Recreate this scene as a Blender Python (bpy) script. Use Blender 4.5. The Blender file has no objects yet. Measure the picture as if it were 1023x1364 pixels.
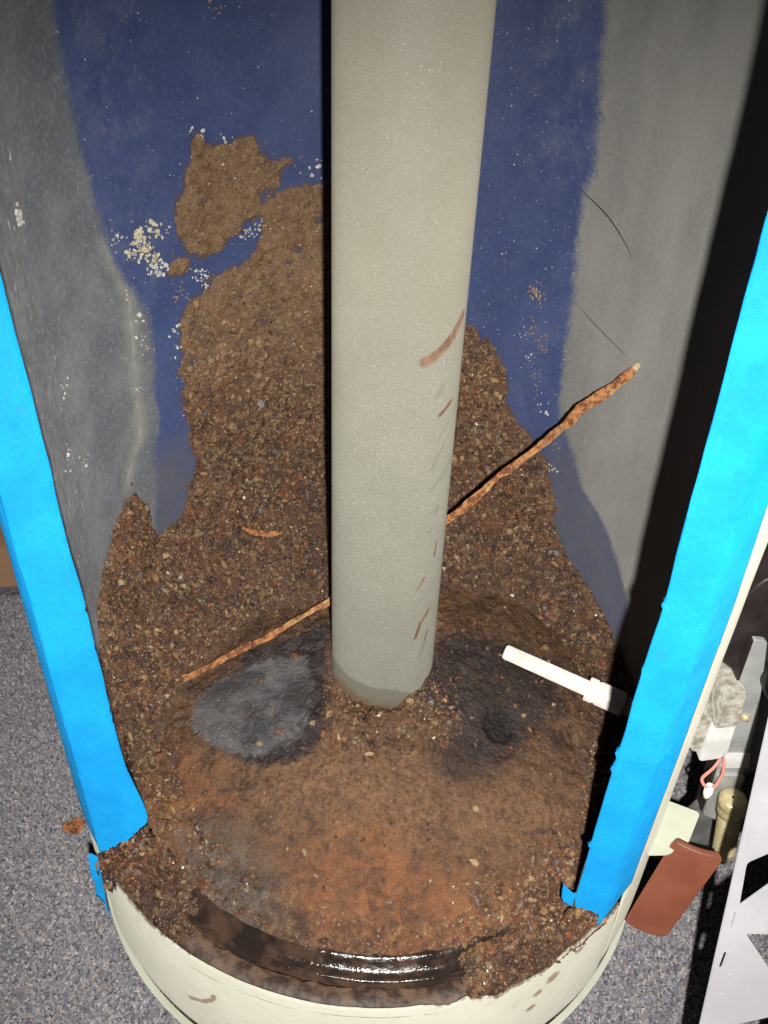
import bpy, math, random
import numpy as np
from mathutils import Vector, Matrix

# ------------------------------------------------------------------ camera, light, exposure
sc = bpy.context.scene
COL = sc.collection
CAM = np.array([-0.0317, -0.4732, 0.6903])
R_ = np.array([0.9989, -0.0333, 0.0344]); U_ = np.array([-0.0071, 0.6077, 0.7941]); F_ = np.array([0.0474, 0.7934, -0.6068])
cd = bpy.data.cameras.new('camera'); cam = bpy.data.objects.new('camera', cd); COL.objects.link(cam)
m = Matrix.Identity(4)
for i in range(3):
    m[i][0], m[i][1], m[i][2], m[i][3] = R_[i], U_[i], -F_[i], CAM[i]
cam.matrix_world = m
cd.sensor_fit = 'VERTICAL'; cd.sensor_height = 24.0; cd.lens = 1200.0 / 1364.0 * 24.0
cd.clip_start = 0.01; cd.clip_end = 50
sc.camera = cam

w = bpy.data.worlds.new('World'); sc.world = w; w.use_nodes = True      # faint even room light
w.node_tree.nodes['Background'].inputs[0].default_value = (0.85, 0.8, 0.82, 1)
w.node_tree.nodes['Background'].inputs[1].default_value = 0.035

ld = bpy.data.lights.new('camera_flash', 'SPOT')                        # the camera's own flash, beside the lens
ld.energy = 43.0; ld.color = (1.0, 0.965, 0.92); ld.shadow_soft_size = 0.0045
ld.spot_size = math.radians(94); ld.spot_blend = 1.0
lo = bpy.data.objects.new('camera_flash', ld); COL.objects.link(lo)
lpos = CAM + R_ * 0.023 - U_ * 0.010 - F_ * 0.066
tgt = np.array([0.02, -0.06, 0.25])
lo.location = lpos; lo.rotation_euler = Vector(tgt - lpos).to_track_quat('-Z', 'Y').to_euler()

sc.view_settings.view_transform = 'Standard'; sc.view_settings.look = 'None'
sc.view_settings.exposure = -0.1; sc.view_settings.gamma = 1.0
sc.view_settings.use_curve_mapping = False

# ------------------------------------------------------------------ helpers
rng = np.random.default_rng(7); random.seed(7)
PI = math.pi

def link(o, parent=None):
    COL.objects.link(o)
    if parent is not None: o.parent = parent
    return o
def tag(o, label=None, cat=None, group=None, kind=None):
    if label: o['label'] = label
    if cat: o['category'] = cat
    if group: o['group'] = group
    if kind: o['kind'] = kind
    return o
def empty(name, label, cat):
    o = bpy.data.objects.new(name, None); link(o); o.empty_display_size = .02
    return tag(o, label, cat)
def mesh_np(name, V, Fc, mat, parent=None, smooth=True, attrs=None, cols=None):
    """V (n,3), Fc (m,k) with k 3 or 4"""
    V = np.ascontiguousarray(V, dtype=np.float32); Fc = np.ascontiguousarray(Fc, dtype=np.int32)
    me = bpy.data.meshes.new(name); k = Fc.shape[1]
    me.vertices.add(len(V)); me.vertices.foreach_set('co', V.ravel())
    me.loops.add(Fc.size); me.loops.foreach_set('vertex_index', Fc.ravel())
    me.polygons.add(len(Fc)); me.polygons.foreach_set('loop_start', np.arange(0, Fc.size, k, dtype=np.int32))
    me.update(calc_edges=True); me.validate()
    if smooth: me.polygons.foreach_set('use_smooth', np.ones(len(me.polygons), dtype=bool))
    if attrs:
        for a, d in attrs.items():
            at = me.attributes.new(a, 'FLOAT', 'POINT'); at.data.foreach_set('value', np.ascontiguousarray(d, dtype=np.float32).ravel())
    if cols is not None:
        at = me.attributes.new('col', 'FLOAT_COLOR', 'POINT')
        c4 = np.ones((len(V), 4), dtype=np.float32); c4[:, :3] = cols; at.data.foreach_set('color', c4.ravel())
    me.materials.append(mat)
    return link(bpy.data.objects.new(name, me), parent)
def grid_faces(nu, nv, closed_u=False, closed_v=False):
    iu = np.arange(nu if closed_u else nu - 1); iv = np.arange(nv if closed_v else nv - 1)
    a, b = np.meshgrid(iu, iv, indexing='ij'); a2 = (a + 1) % nu; b2 = (b + 1) % nv
    return np.stack([a * nv + b, a2 * nv + b, a2 * nv + b2, a * nv + b2], -1).reshape(-1, 4)
def grid(name, P, mat, parent=None, closed_u=False, closed_v=False, attrs=None, keep=None, flip=False, smooth=True):
    nu, nv = P.shape[:2]; Fc = grid_faces(nu, nv, closed_u, closed_v)
    if keep is not None: Fc = Fc[keep.ravel()[Fc].any(1)]
    if flip: Fc = Fc[:, ::-1]
    at = {k: v.ravel() for k, v in attrs.items()} if attrs else None
    return mesh_np(name, P.reshape(-1, 3), Fc, mat, parent, smooth, at)
def lathe(name, prof, mat, parent=None, a0=0, a1=360, n=180, cx=0, cy=0, closed_prof=False, smooth=True, wob=None):
    full = abs(a1 - a0) >= 359.9
    th = np.radians(np.linspace(a0, a1, n, endpoint=not full)); prof = np.array(prof)
    r = prof[None, :, 0] + 0 * th[:, None]; z = prof[None, :, 1] + 0 * th[:, None]
    if wob is not None: r, z = wob(np.degrees(th)[:, None], r, z)
    P = np.stack([cx + r * np.cos(th)[:, None], cy + r * np.sin(th)[:, None], z], -1)
    return grid(name, P, mat, parent, closed_u=full, closed_v=closed_prof, smooth=smooth)
def tube(name, pts, rad, mat, parent=None, ns=10, cap=True, noise=0, nf=300.):
    pts = np.array(pts, float); n = len(pts); rad = np.broadcast_to(np.array(rad, float), (n,))
    t = np.gradient(pts, axis=0); t /= np.linalg.norm(t, axis=1)[:, None]
    up = np.array([0, 0, 1.]) if abs(t[0, 2]) < .9 else np.array([1., 0, 0])
    P = []
    for i in range(n):
        a = np.cross(t[i], up); a /= np.linalg.norm(a); b = np.cross(a, t[i])
        ang = np.arange(ns) * 2 * PI / ns
        P.append(pts[i] + rad[i] * (np.cos(ang)[:, None] * a + np.sin(ang)[:, None] * b))
    P = np.array(P)
    if noise: 
        d = fbm(P * nf, 3) - .5; P = P + (P - pts[:, None]) * (d * noise)[..., None]
    V = P.reshape(-1, 3); Fc = [list(f) for f in grid_faces(n, ns, closed_v=True)]
    me = bpy.data.meshes.new(name)
    if cap: Fc += [list(range(ns))[::-1], list(range((n - 1) * ns, n * ns))]
    me.from_pydata([tuple(v) for v in V], [], [[int(i) for i in f] for f in Fc]); me.update()
    for p in me.polygons: p.use_smooth = len(p.vertices) == 4
    me.materials.append(mat)
    return link(bpy.data.objects.new(name, me), parent)
def plate(name, outline, holes, thick, O, ex, ey, mat, parent=None, bevel=0.0):
    """flat cut sheet: outline / holes in (u,v), laid at O with axes ex, ey"""
    cu = bpy.data.curves.new(name, 'CURVE'); cu.dimensions = '2D'; cu.fill_mode = 'BOTH'; cu.extrude = thick / 2; cu.bevel_depth = bevel
    for L in [outline] + list(holes):
        s = cu.splines.new('POLY'); s.points.add(len(L) - 1); s.use_cyclic_u = True
        for p, q in zip(s.points, L): p.co = (q[0], q[1], 0, 1)
    tmp = bpy.data.objects.new(name + '_tmp', cu)
    me = bpy.data.meshes.new_from_object(tmp); bpy.data.objects.remove(tmp); bpy.data.curves.remove(cu)
    ex = np.array(ex, float); ex /= np.linalg.norm(ex); ey = np.array(ey, float); ey = ey - ex * (ey @ ex); ey /= np.linalg.norm(ey); ez = np.cross(ex, ey)
    n = len(me.vertices); co = np.empty(n * 3, np.float32); me.vertices.foreach_get('co', co); co = co.reshape(-1, 3)
    W = np.array(O) + co[:, :1] * ex + co[:, 1:2] * ey + co[:, 2:] * ez
    me.vertices.foreach_set('co', W.astype(np.float32).ravel()); me.name = name; me.update()
    me.materials.clear(); me.materials.append(mat)
    return link(bpy.data.objects.new(name, me), parent)
def rounded(pts, r, n=5):
    """round the corners of a polygon"""
    out = []; N = len(pts); P = [np.array(p, float) for p in pts]
    for i in range(N):
        a, b, c = P[i - 1], P[i], P[(i + 1) % N]
        d1 = (a - b); d2 = (c - b); l1, l2 = np.linalg.norm(d1), np.linalg.norm(d2); k = min(r, l1 * .45, l2 * .45)
        p1 = b + d1 / l1 * k; p2 = b + d2 / l2 * k
        for t in np.linspace(0, 1, n): out.append(tuple((1 - t) ** 2 * p1 + 2 * t * (1 - t) * b + t * t * p2))
    return out

def _hash(i, j, k):
    h = (i.astype(np.int64) * 374761393 + j.astype(np.int64) * 668265263 + k.astype(np.int64) * 2147483647 + 1013904223) & 0xFFFFFFFF
    h = ((h ^ (h >> 13)) * 1274126177) & 0xFFFFFFFF
    h = ((h ^ (h >> 16)) * 2246822519) & 0xFFFFFFFF
    return ((h ^ (h >> 15)) & 0xFFFFFF) / float(0xFFFFFF)
def vnoise(P):
    P = np.asarray(P, float); i = np.floor(P).astype(np.int64); f = P - i; f = f * f * (3 - 2 * f)
    x, y, z = i[..., 0], i[..., 1], i[..., 2]; fx, fy, fz = f[..., 0], f[..., 1], f[..., 2]
    o = 0
    for dx in (0, 1):
        for dy in (0, 1):
            for dz in (0, 1):
                o = o + _hash(x + dx, y + dy, z + dz) * (fx if dx else 1 - fx) * (fy if dy else 1 - fy) * (fz if dz else 1 - fz)
    return o
def fbm(P, o=4, g=.5):
    P = np.asarray(P, float); s = 0; a = 1; t = 0
    for k in range(o): s = s + a * vnoise(P * 2 ** k + 17.3 * k); t += a; a *= g
    return s / t
def seg_dist(X, Y, pts, closed=False):
    d = np.full(X.shape, 9e9); P = list(pts) + ([pts[0]] if closed else [])
    for (ax, ay), (bx, by) in zip(P[:-1], P[1:]):
        vx, vy = bx - ax, by - ay; t = np.clip(((X - ax) * vx + (Y - ay) * vy) / (vx * vx + vy * vy + 1e-12), 0, 1)
        d = np.minimum(d, np.hypot(X - ax - t * vx, Y - ay - t * vy))
    return d
def poly_sd(X, Y, pts):
    ins = np.zeros(X.shape, bool); N = len(pts)
    for i in range(N):
        (x1, y1), (x2, y2) = pts[i], pts[(i + 1) % N]
        if y1 == y2: continue
        c = ((y1 > Y) != (y2 > Y)) & (X < (x2 - x1) * (Y - y1) / (y2 - y1) + x1); ins ^= c
    d = seg_dist(X, Y, pts, True)
    return np.where(ins, d, -d)
def sstep(a, b, x):
    t = np.clip((x - a) / (b - a), 0, 1); return t * t * (3 - 2 * t)

# ------------------------------------------------------------------ materials
class NT:
    def __init__(s, name):
        s.m = bpy.data.materials.new(name); s.m.use_nodes = True; s.t = s.m.node_tree; s.t.nodes.clear()
        s.out = s.t.nodes.new('ShaderNodeOutputMaterial'); s.b = s.t.nodes.new('ShaderNodeBsdfPrincipled')
        s.t.links.new(s.b.outputs[0], s.out.inputs[0]); s.co = s.n('ShaderNodeTexCoord').outputs['Object']
    def n(s, ty, **k):
        nd = s.t.nodes.new(ty)
        for a, v in k.items(): setattr(nd, a, v)
        return nd
    def set(s, sock, v):
        if isinstance(v, bpy.types.NodeSocket): s.t.links.new(v, sock)
        elif isinstance(v, (tuple, list)): sock.default_value = (tuple(v) + (1,))[:len(sock.default_value)]
        else: sock.default_value = v
    def scaled(s, v3):
        mp = s.n('ShaderNodeMapping'); s.set(mp.inputs[0], s.co); mp.inputs['Scale'].default_value = v3; return mp.outputs[0]
    def noise(s, scale, detail=4, rough=.55, co=None, dist=0):
        nd = s.n('ShaderNodeTexNoise'); s.set(nd.inputs['Vector'], co or s.co)
        nd.inputs['Scale'].default_value = scale; nd.inputs['Detail'].default_value = detail; nd.inputs['Roughness'].default_value = rough; nd.inputs['Distortion'].default_value = dist
        return nd.outputs[0]
    def vor(s, scale, out='Distance', co=None, feature='F1', rnd=1.0):
        nd = s.n('ShaderNodeTexVoronoi', feature=feature); s.set(nd.inputs['Vector'], co or s.co); nd.inputs['Scale'].default_value = scale; nd.inputs['Randomness'].default_value = rnd
        return nd.outputs[out]
    def math(s, op, a, b=0.0, c=0.0, clamp=False):
        nd = s.n('ShaderNodeMath', operation=op, use_clamp=clamp)
        for i, v in enumerate((a, b, c)): s.set(nd.inputs[i], v)
        return nd.outputs[0]
    def ramp(s, x, lo, hi, a=0.0, b=1.0):
        nd = s.n('ShaderNodeMapRange', interpolation_type='SMOOTHSTEP')
        for i, v in enumerate((x, lo, hi, a, b)): s.set(nd.inputs[i], v)
        return nd.outputs[0]
    def mix(s, f, a, b, mode='MIX'):
        nd = s.n('ShaderNodeMix', data_type='RGBA', blend_type=mode); s.set(nd.inputs[0], f); s.set(nd.inputs[6], a); s.set(nd.inputs[7], b); return nd.outputs[2]
    def attr(s, name, out='Fac'):
        nd = s.n('ShaderNodeAttribute', attribute_name=name); return nd.outputs[out]
    def bump(s, h, strength=.5, dist=.001, nrm=None):
        nd = s.n('ShaderNodeBump'); s.set(nd.inputs['Height'], h); nd.inputs['Strength'].default_value = strength; nd.inputs['Distance'].default_value = dist
        if nrm: s.set(nd.inputs['Normal'], nrm)
        return nd.outputs[0]
    def done(s, col, rough=.6, metal=0.0, nrm=None, spec=.5):
        s.set(s.b.inputs['Base Color'], col); s.set(s.b.inputs['Roughness'], rough); s.set(s.b.inputs['Metallic'], metal); s.set(s.b.inputs['Specular IOR Level'], spec); s.b.inputs['Diffuse Roughness'].default_value = .9 if metal == 0.0 else 0
        if nrm: s.set(s.b.inputs['Normal'], nrm)
        return s.m

M = {}
def simple(name, c1, c2, rough=.6, metal=0.0, nscale=60, bscale=400, bstr=.2, spec=.5):
    t = NT(name); n = t.noise(nscale, 5); c = t.mix(t.ramp(n, .35, .65), c1, c2)
    M[name] = t.done(c, rough, metal, t.bump(t.noise(bscale, 4), bstr, .0006), spec); return M[name]

def mat_wall():                       # blue glass lining under grey mineral film
    t = NT('glass_lining')
    n1 = t.noise(26, 6, .65); n2 = t.noise(340, 3, .6); n3 = t.noise(1500, 2, .6)
    blue = t.mix(t.ramp(n1, .3, .7), (.034, .052, .132), (.048, .068, .156))
    blue = t.mix(t.math('MULTIPLY', t.ramp(n2, .5, .72), .30), blue, (.12, .13, .18))
    # light mineral haze on parts of the lining
    dust = t.attr('dust'); f1 = t.ramp(t.noise(38, 5, .65), .42, .66); f2 = t.ramp(t.noise(650, 3, .75), .50, .72); f3 = t.ramp(t.noise(210, 4, .7, t.scaled((1, 1, .5))), .5, .75)
    hz = t.math('MULTIPLY', dust, t.math('ADD', t.math('MULTIPLY', f1, .16), t.math('ADD', t.math('MULTIPLY', t.math('MULTIPLY', f1, f2), .5), t.math('MULTIPLY', f3, .18)), clamp=True))
    blue = t.mix(hz, blue, (.25, .25, .25))
    veil = t.attr('veil'); blue = t.mix(t.math('MULTIPLY', veil, t.ramp(t.noise(120, 5, .7), .25, .7, .45, .95)), blue, (.085, .085, .098))
    sp = t.math('MULTIPLY', t.ramp(t.vor(430), .13, .07), t.ramp(t.noise(45, 3), .55, .7))
    blue = t.mix(t.math('MULTIPLY', sp, .7), blue, (.5, .48, .42))
    # grey film
    g = t.attr('gray'); e = t.math('MULTIPLY', t.math('SUBTRACT', t.noise(70, 8, .78), .5), .016)
    e2 = t.math('MULTIPLY', t.math('SUBTRACT', t.noise(480, 5, .8), .5), .016)
    gm = t.ramp(t.math('ADD', t.math('ADD', g, e), e2), -.004, .005)
    warm = t.attr('warm')
    ga = t.mix(t.ramp(t.noise(22, 6, .65), .35, .68), (.085, .092, .106), (.128, .134, .142))
    gb = t.mix(t.ramp(t.noise(18, 6, .65, t.scaled((1, 1, .35))), .35, .68), (.15, .148, .140), (.195, .192, .178))
    gray = t.mix(warm, ga, gb)
    gray = t.mix(t.math('MULTIPLY', t.ramp(n2, .45, .75), .35), gray, (.24, .235, .215))
    gray = t.mix(t.math('MULTIPLY', t.ramp(n3, .6, .75), .35), gray, (.06, .06, .06))
    rn = t.math('MULTIPLY', t.math('SUBTRACT', t.noise(55, 6, .75), .5), .022)
    rd = t.ramp(t.math('ADD', t.attr('ridge'), rn), .012, .0); rd2 = t.ramp(t.math('ADD', t.attr('ridge'), t.math('MULTIPLY', rn, .35)), .0022, .0003)
    gray = t.mix(t.math('MULTIPLY', rd, .38), gray, (.25, .25, .205)); gray = t.mix(t.math('MULTIPLY', t.math('MULTIPLY', rd2, t.ramp(t.noise(90, 3), .4, .6)), .3), gray, (.32, .32, .26))
    # scraped, speckled strip by the cut edge
    sc_ = t.attr('scrape'); st = t.noise(260, 4, .7, t.scaled((1, 1, .22)))
    gray = t.mix(t.math('MULTIPLY', t.math('MULTIPLY', sc_, .55), t.ramp(st, .45, .62)), gray, (.075, .068, .062))
    gray = t.mix(t.math('MULTIPLY', sc_, t.ramp(t.noise(420, 3, .7, t.scaled((1, 1, .16))), .66, .72)), gray, (.62, .57, .46))
    gm = t.math('MULTIPLY', gm, t.ramp(t.noise(330, 4, .7), .2, .3, .72, 1.0))
    c = t.mix(gm, blue, gray)
    c = t.mix(t.math('MULTIPLY', t.ramp(t.math('ADD', t.attr('stain'), t.math('MULTIPLY', t.math('SUBTRACT', t.noise(160, 5, .75), .5), .012)), -.0035, .0015), .7), c, (.085, .05, .028))
    h = t.math('ADD', t.math('MULTIPLY', n2, .5), t.math('MULTIPLY', n3, .4))
    rg = t.math('ADD', t.math('MULTIPLY', gm, .18), t.ramp(n1, .2, .8, .42, .55))
    M['wall'] = t.done(c, rg, 0, t.bump(h, .35, .0007), .35)
mat_wall()

def mat_sediment(name, a, b, dark, masks=False):
    t = NT(name)
    n0 = t.noise(14, 6, .65); n1 = t.noise(60, 6, .7); vc = t.vor(330, 'Color'); vd = t.vor(330); v2 = t.vor(900, 'Color'); fine = t.noise(1300, 3, .7)
    c = t.mix(t.ramp(n1, .3, .7), a, b)
    c = t.mix(t.ramp(n0, .46, .66, 0, .75), c, t.mix(t.ramp(n1, .4, .6), (.17, .055, .018), (.08, .026, .013)))          # orange iron bloom
    sepv = t.n('ShaderNodeSeparateColor'); t.set(sepv.inputs[0], vc); sepw = t.n('ShaderNodeSeparateColor'); t.set(sepw.inputs[0], v2)
    c = t.mix(t.ramp(sepv.outputs[0], .50, .95, 0, .75), c, dark)
    c = t.mix(t.ramp(sepv.outputs[1], .72, .97, 0, .55), c, (.27, .17, .075))
    c = t.mix(t.ramp(sepw.outputs[0], .70, 1.0, 0, .6), c, dark)
    c = t.mix(t.ramp(sepw.outputs[1], .93, .99, 0, .6), c, (.42, .36, .25))
    if masks:
        dm = t.attr('dome'); dc = t.mix(t.ramp(t.noise(38, 10, .8, None, .6), .38, .60), (.036, .019, .013), (.155, .080, .040)); dc = t.mix(t.ramp(t.noise(130, 8, .82, None, .5), .50, .64, 0, .75), dc, (.035, .019, .014)); dc = t.mix(t.ramp(t.noise(85, 8, .8, t.scaled((1, 1.2, 1)), .5), .56, .68, 0, .6), dc, (.26, .155, .085)); dc = t.mix(t.ramp(t.noise(620, 5, .8), .46, .62, 0, .65), dc, (.035, .02, .014)); dc = t.mix(t.ramp(t.noise(800, 2, .6), .62, .70, 0, .6), dc, (.34, .25, .15)); c = t.mix(t.math('MULTIPLY', dm, .9), c, dc)
    rough = t.ramp(fine, .3, .7, .28, .8)
    h = t.math('ADD', t.math('MULTIPLY', vd, .6), t.math('MULTIPLY', fine, .5))
    tanz = t.attr('tanz'); c = t.mix(t.math('MULTIPLY', tanz, .55), c, t.mix(t.ramp(n1, .35, .65), (.25, .16, .085), (.15, .085, .042)))
    blotch = t.ramp(t.noise(48, 9, .8, None, .4), .50, .66); c = t.mix(t.math('MULTIPLY', blotch, t.math('SUBTRACT', .72, t.math('MULTIPLY', tanz, .5))), c, (.022, .013, .011))
    if masks:
        def region(nm, col, k, soft=.004, wob=.012, hf=.010):
            e = t.math('ADD', t.math('MULTIPLY', t.math('SUBTRACT', t.noise(75, 7, .8), .5), wob * 2.6), t.math('MULTIPLY', t.math('SUBTRACT', t.noise(420, 3, .7), .5), hf))
            return t.math('MULTIPLY', t.ramp(t.math('ADD', t.attr(nm), e), -soft, soft), k)
        mott = t.ramp(t.noise(110, 7, .78, None, .5), .46, .66)
        brk = t.ramp(t.noise(150, 9, .82, None, .7), .34, .54, .45, 1.0); brk2 = t.ramp(t.noise(55, 8, .8, None, .5), .38, .54, .5, 1.0)
        c = t.mix(t.math('MULTIPLY', region('tan', 0, .75, .030, .03), brk), c, t.mix(t.ramp(t.noise(240, 7, .82, None, .5), .42, .62), (.215, .118, .058), (.075, .036, .021)))
        ocol = t.mix(t.ramp(t.noise(60, 9, .8, None, .6), .42, .62), (.29, .115, .040), (.085, .036, .020)); ocol = t.mix(t.ramp(t.noise(700, 3, .7), .4, .7, .35, 0), ocol, (.10, .045, .022))
        c = t.mix(t.math('MULTIPLY', t.math('MULTIPLY', region('orange', 0, .85, .022, .03), brk2), brk), c, ocol)
        dk = t.mix(t.ramp(n1, .4, .65), (.014, .011, .012), (.036, .029, .029))
        c = t.mix(region('darkl', 0, .95, .003, .010, .003), c, dk)
        c = t.mix(t.math('MULTIPLY', region('darkr', 0, .95, .012, .030), brk), c, dk)
        gp = t.math('MULTIPLY', region('grayp', 0, .95, .0016, .010, .002), t.ramp(t.noise(120, 6, .8), .30, .42, .45, 1))
        gcol = t.mix(t.ramp(t.noise(40, 5, .65), .4, .62), (.042, .042, .047), (.105, .104, .108))
        gcol = t.mix(t.math('MULTIPLY', t.ramp(t.vor(520), .22, .10), t.ramp(t.noise(70, 3), .42, .58)), gcol, (.42, .38, .29)); gcol = t.mix(t.ramp(t.noise(330, 4, .75), .52, .66, 0, .5), gcol, (.06, .04, .028))
        c = t.mix(gp, c, gcol)
        gf = t.math('MULTIPLY', region('grayf', 0, .75, .016, .026), brk2)
        c = t.mix(gf, c, t.mix(t.ramp(n1, .4, .65), (.06, .05, .042), (.13, .115, .095)))
        c = t.mix(region('hole', 0, .95, .002, .004), c, (.012, .009, .008))
        c = t.mix(region('dk2', 0, .75, .003, .006), c, (.03, .016, .012))
        c = t.mix(t.ramp(t.noise(30, 9, .8, None, .6), .50, .64, 0, .72), c, (.026, .016, .013))
        wet = t.math('MAXIMUM', t.math('MAXIMUM', gf, gp), t.math('MULTIPLY', dm, .85))
        rough = t.math('SUBTRACT', rough, t.math('MULTIPLY', wet, .32))
    M[name] = t.done(c, rough, 0, t.bump(h, .9, .0022), .5)
mat_sediment('crust', (.060, .027, .015), (.155, .082, .040), (.012, .007, .006))
mat_sediment('bed', (.050, .022, .013), (.125, .060, .030), (.011, .007, .006), True)

t = NT('grain'); gc = t.attr('col', 'Color'); M['grain'] = t.done(t.mix(t.ramp(t.noise(900, 3), .35, .7, 0, .5), gc, t.mix(.5, gc, (.03, .02, .015))), t.ramp(t.noise(500, 2), .3, .7, .22, .7), 0, t.bump(t.noise(1600, 3), .4, .0005), .5)
t = NT('pile'); pc = t.attr('col', 'Color'); M['tuft'] = t.done(pc, .95, 0, t.bump(t.noise(1500, 3), .5, .0008), .1)
t = NT('carpet'); v = t.vor(330, 'Color'); s_ = t.n('ShaderNodeSeparateColor'); t.set(s_.inputs[0], v)
c_ = t.mix(t.ramp(s_.outputs[0], .1, .9), (.06, .065, .085), (.17, .165, .18)); c_ = t.mix(t.ramp(s_.outputs[1], .8, .9, 0, .6), c_, (.25, .18, .15))
M['carpet'] = t.done(c_, .95, 0, t.bump(t.math('MULTIPLY', t.vor(330), -1), .8, .003), .1)

def mat_pipe():
    t = NT('flue_enamel'); n1 = t.noise(16, 5, .6); n2 = t.noise(900, 4, .7); n3 = t.noise(2100, 2)
    c = t.mix(t.ramp(n1, .3, .7), (.172, .175, .142), (.210, .212, .175))
    c = t.mix(t.ramp(n2, .38, .68, .6, 0), c, (.130, .125, .10))
    c = t.mix(t.ramp(n3, .55, .72, 0, .55), c, (.42, .40, .33))
    sp = t.math('MULTIPLY', t.ramp(t.vor(260), .085, .05), t.ramp(t.noise(60, 2), .5, .58)); c = t.mix(t.math('MULTIPLY', sp, .8), c, (.7, .66, .55))
    sd = t.math('MULTIPLY', t.ramp(t.vor(190), .07, .045), t.ramp(t.noise(52, 2, .5, t.scaled((1.1, 1, .9))), .55, .62)); c = t.mix(t.math('MULTIPLY', sd, .7), c, (.10, .07, .045))
    top = t.attr('tint'); c = t.mix(t.math('MULTIPLY', top, .35), c, (.20, .175, .13))
    e = t.math('MULTIPLY', t.math('SUBTRACT', t.noise(260, 4, .7), .5), .9)
    sc_ = t.ramp(t.math('ADD', t.attr('scuff'), t.math('MULTIPLY', e, .45)), 1.2, .45); c = t.mix(t.math('MULTIPLY', sc_, .9), c, t.mix(t.ramp(t.noise(120, 3, .5, t.scaled((1, 1, .6))), .35, .65), (.10, .048, .032), (.19, .108, .072)))
    s2 = t.ramp(t.math('ADD', t.attr('smudge'), e), 1.2, .6); c = t.mix(t.math('MULTIPLY', s2, .5), c, (.13, .12, .10))
    wt = t.ramp(t.math('ADD', t.attr('wet'), t.math('MULTIPLY', t.math('SUBTRACT', t.noise(150, 4), .5), .003)), -.0012, .0012)
    c = t.mix(t.math('MULTIPLY', wt, .82), c, t.mix(t.ramp(n2, .4, .65), (.10, .092, .072), (.135, .125, .10)))
    rust = t.ramp(t.math('ADD', t.attr('wet'), t.math('MULTIPLY', t.math('SUBTRACT', t.noise(110, 5, .7), .5), .03)), .008, .02); c = t.mix(t.math('MULTIPLY', rust, .75), c, (.10, .055, .03))
    M['pipe'] = t.done(c, .62, 0, t.bump(t.math('ADD', n2, t.math('MULTIPLY', n3, .6)), .35, .0007), .35)
mat_pipe()

def mat_tape():
    t = NT('painters_tape'); n = t.noise(34, 5, .6); cr = t.noise(700, 3, .6, t.scaled((1, 1, .3))); wv = t.noise(1100, 2, .5, t.scaled((.4, .4, 1.6)))
    c = t.mix(t.ramp(n, .3, .7), (.005, .215, .50), (.007, .275, .61)); c = t.mix(t.ramp(cr, .66, .8, 0, .25), c, (.06, .40, .78))
    gm = t.ramp(t.noise(95, 6, .75), .58, .72, 0, .35); c = t.mix(gm, c, (.03, .15, .30)); c = t.mix(t.ramp(t.noise(480, 4, .7), .35, .65, .25, 0), c, (.0, .13, .36))
    h = t.math('ADD', t.math('MULTIPLY', cr, .5), t.math('MULTIPLY', wv, .6))
    M['tape'] = t.done(c, .7, 0, t.bump(h, .8, .0008), .2)
mat_tape()

def mat_jacket():
    t = NT('cream_paint'); n = t.noise(12, 6, .65); n2 = t.noise(90, 6, .7)
    c = t.mix(t.ramp(n, .3, .7), (.48, .475, .39), (.54, .535, .445)); c = t.mix(t.ramp(n2, .52, .72, 0, .4), c, (.36, .32, .22)); c = t.mix(t.ramp(t.noise(300, 3, .6, t.scaled((.3, .3, 2.2))), .66, .72, 0, .35), c, (.22, .18, .12))
    e = t.math('MULTIPLY', t.math('SUBTRACT', t.noise(230, 5, .7), .5), 1.2)
    c = t.mix(t.math('MULTIPLY', t.ramp(t.math('ADD', t.attr('scuff'), e), 1.2, .6), .75), c, (.17, .10, .065))
    c = t.mix(t.math('MULTIPLY', t.ramp(t.math('ADD', t.attr('line'), t.math('MULTIPLY', e, .6)), 1.1, .5), .55), c, (.09, .075, .06))
    rs = t.ramp(t.math('ADD', t.attr('edge'), t.math('MULTIPLY', t.math('SUBTRACT', t.noise(120, 6, .75), .5), .016)), .0035, .0005); c = t.mix(t.math('MULTIPLY', rs, .85), c, (.10, .055, .028))
    M['jacket'] = t.done(c, .38, 0, t.bump(t.noise(160, 3), .08, .001), .45)
mat_jacket()

t = NT('wet_black'); n = t.noise(50, 5, .65); M['flange'] = t.done(t.mix(t.ramp(n, .42, .62), (.022, .015, .012), (.065, .039, .026)), t.ramp(t.noise(60, 6, .75), .40, .62, .07, .30), 0, t.bump(t.math('ADD', t.noise(130, 4, .6), t.math('MULTIPLY', t.noise(700, 3), .25)), .5, .0014), .5)
t = NT('rust_rod'); n = t.noise(190, 6, .75); c_ = t.mix(t.ramp(n, .42, .58), (.15, .05, .022), (.42, .19, .075)); c_ = t.mix(t.ramp(t.noise(60, 4, .6), .5, .7, 0, .8), c_, (.55, .36, .16)); c_ = t.mix(t.ramp(t.noise(95, 4, .7, t.scaled((1.3, 1, 1))), .56, .66, 0, .8), c_, (.07, .022, .016))
M['rod'] = t.done(c_, .8, 0, t.bump(t.noise(420, 4, .7), .7, .0012), .3)
simple('foam', (.030, .017, .011), (.125, .078, .052), .6, 0, 130, 420, .9)
simple('fibre', (.17, .15, .10), (.26, .23, .16), .95, 0, 90, 500, .8)
simple('steel_edge', (.10, .07, .055), (.25, .21, .18), .4, .6, 80, 300, .4)
simple('white_plastic', (.74, .73, .69), (.80, .79, .76), .35, 0, 50, 200, .05)
simple('used_plastic', (.62, .59, .52), (.76, .75, .72), .45, 0, 110, 300, .1)
simple('tan_plastic', (.36, .26, .14), (.45, .34, .2), .5, 0, 60, 300, .2)
simple('alu', (.20, .18, .14), (.40, .385, .34), .65, 0.0, 170, 620, .6)
simple('cast_clean', (.46, .46, .44), (.58, .58, .56), .5, 0.0, 60, 500, .2)
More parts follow.
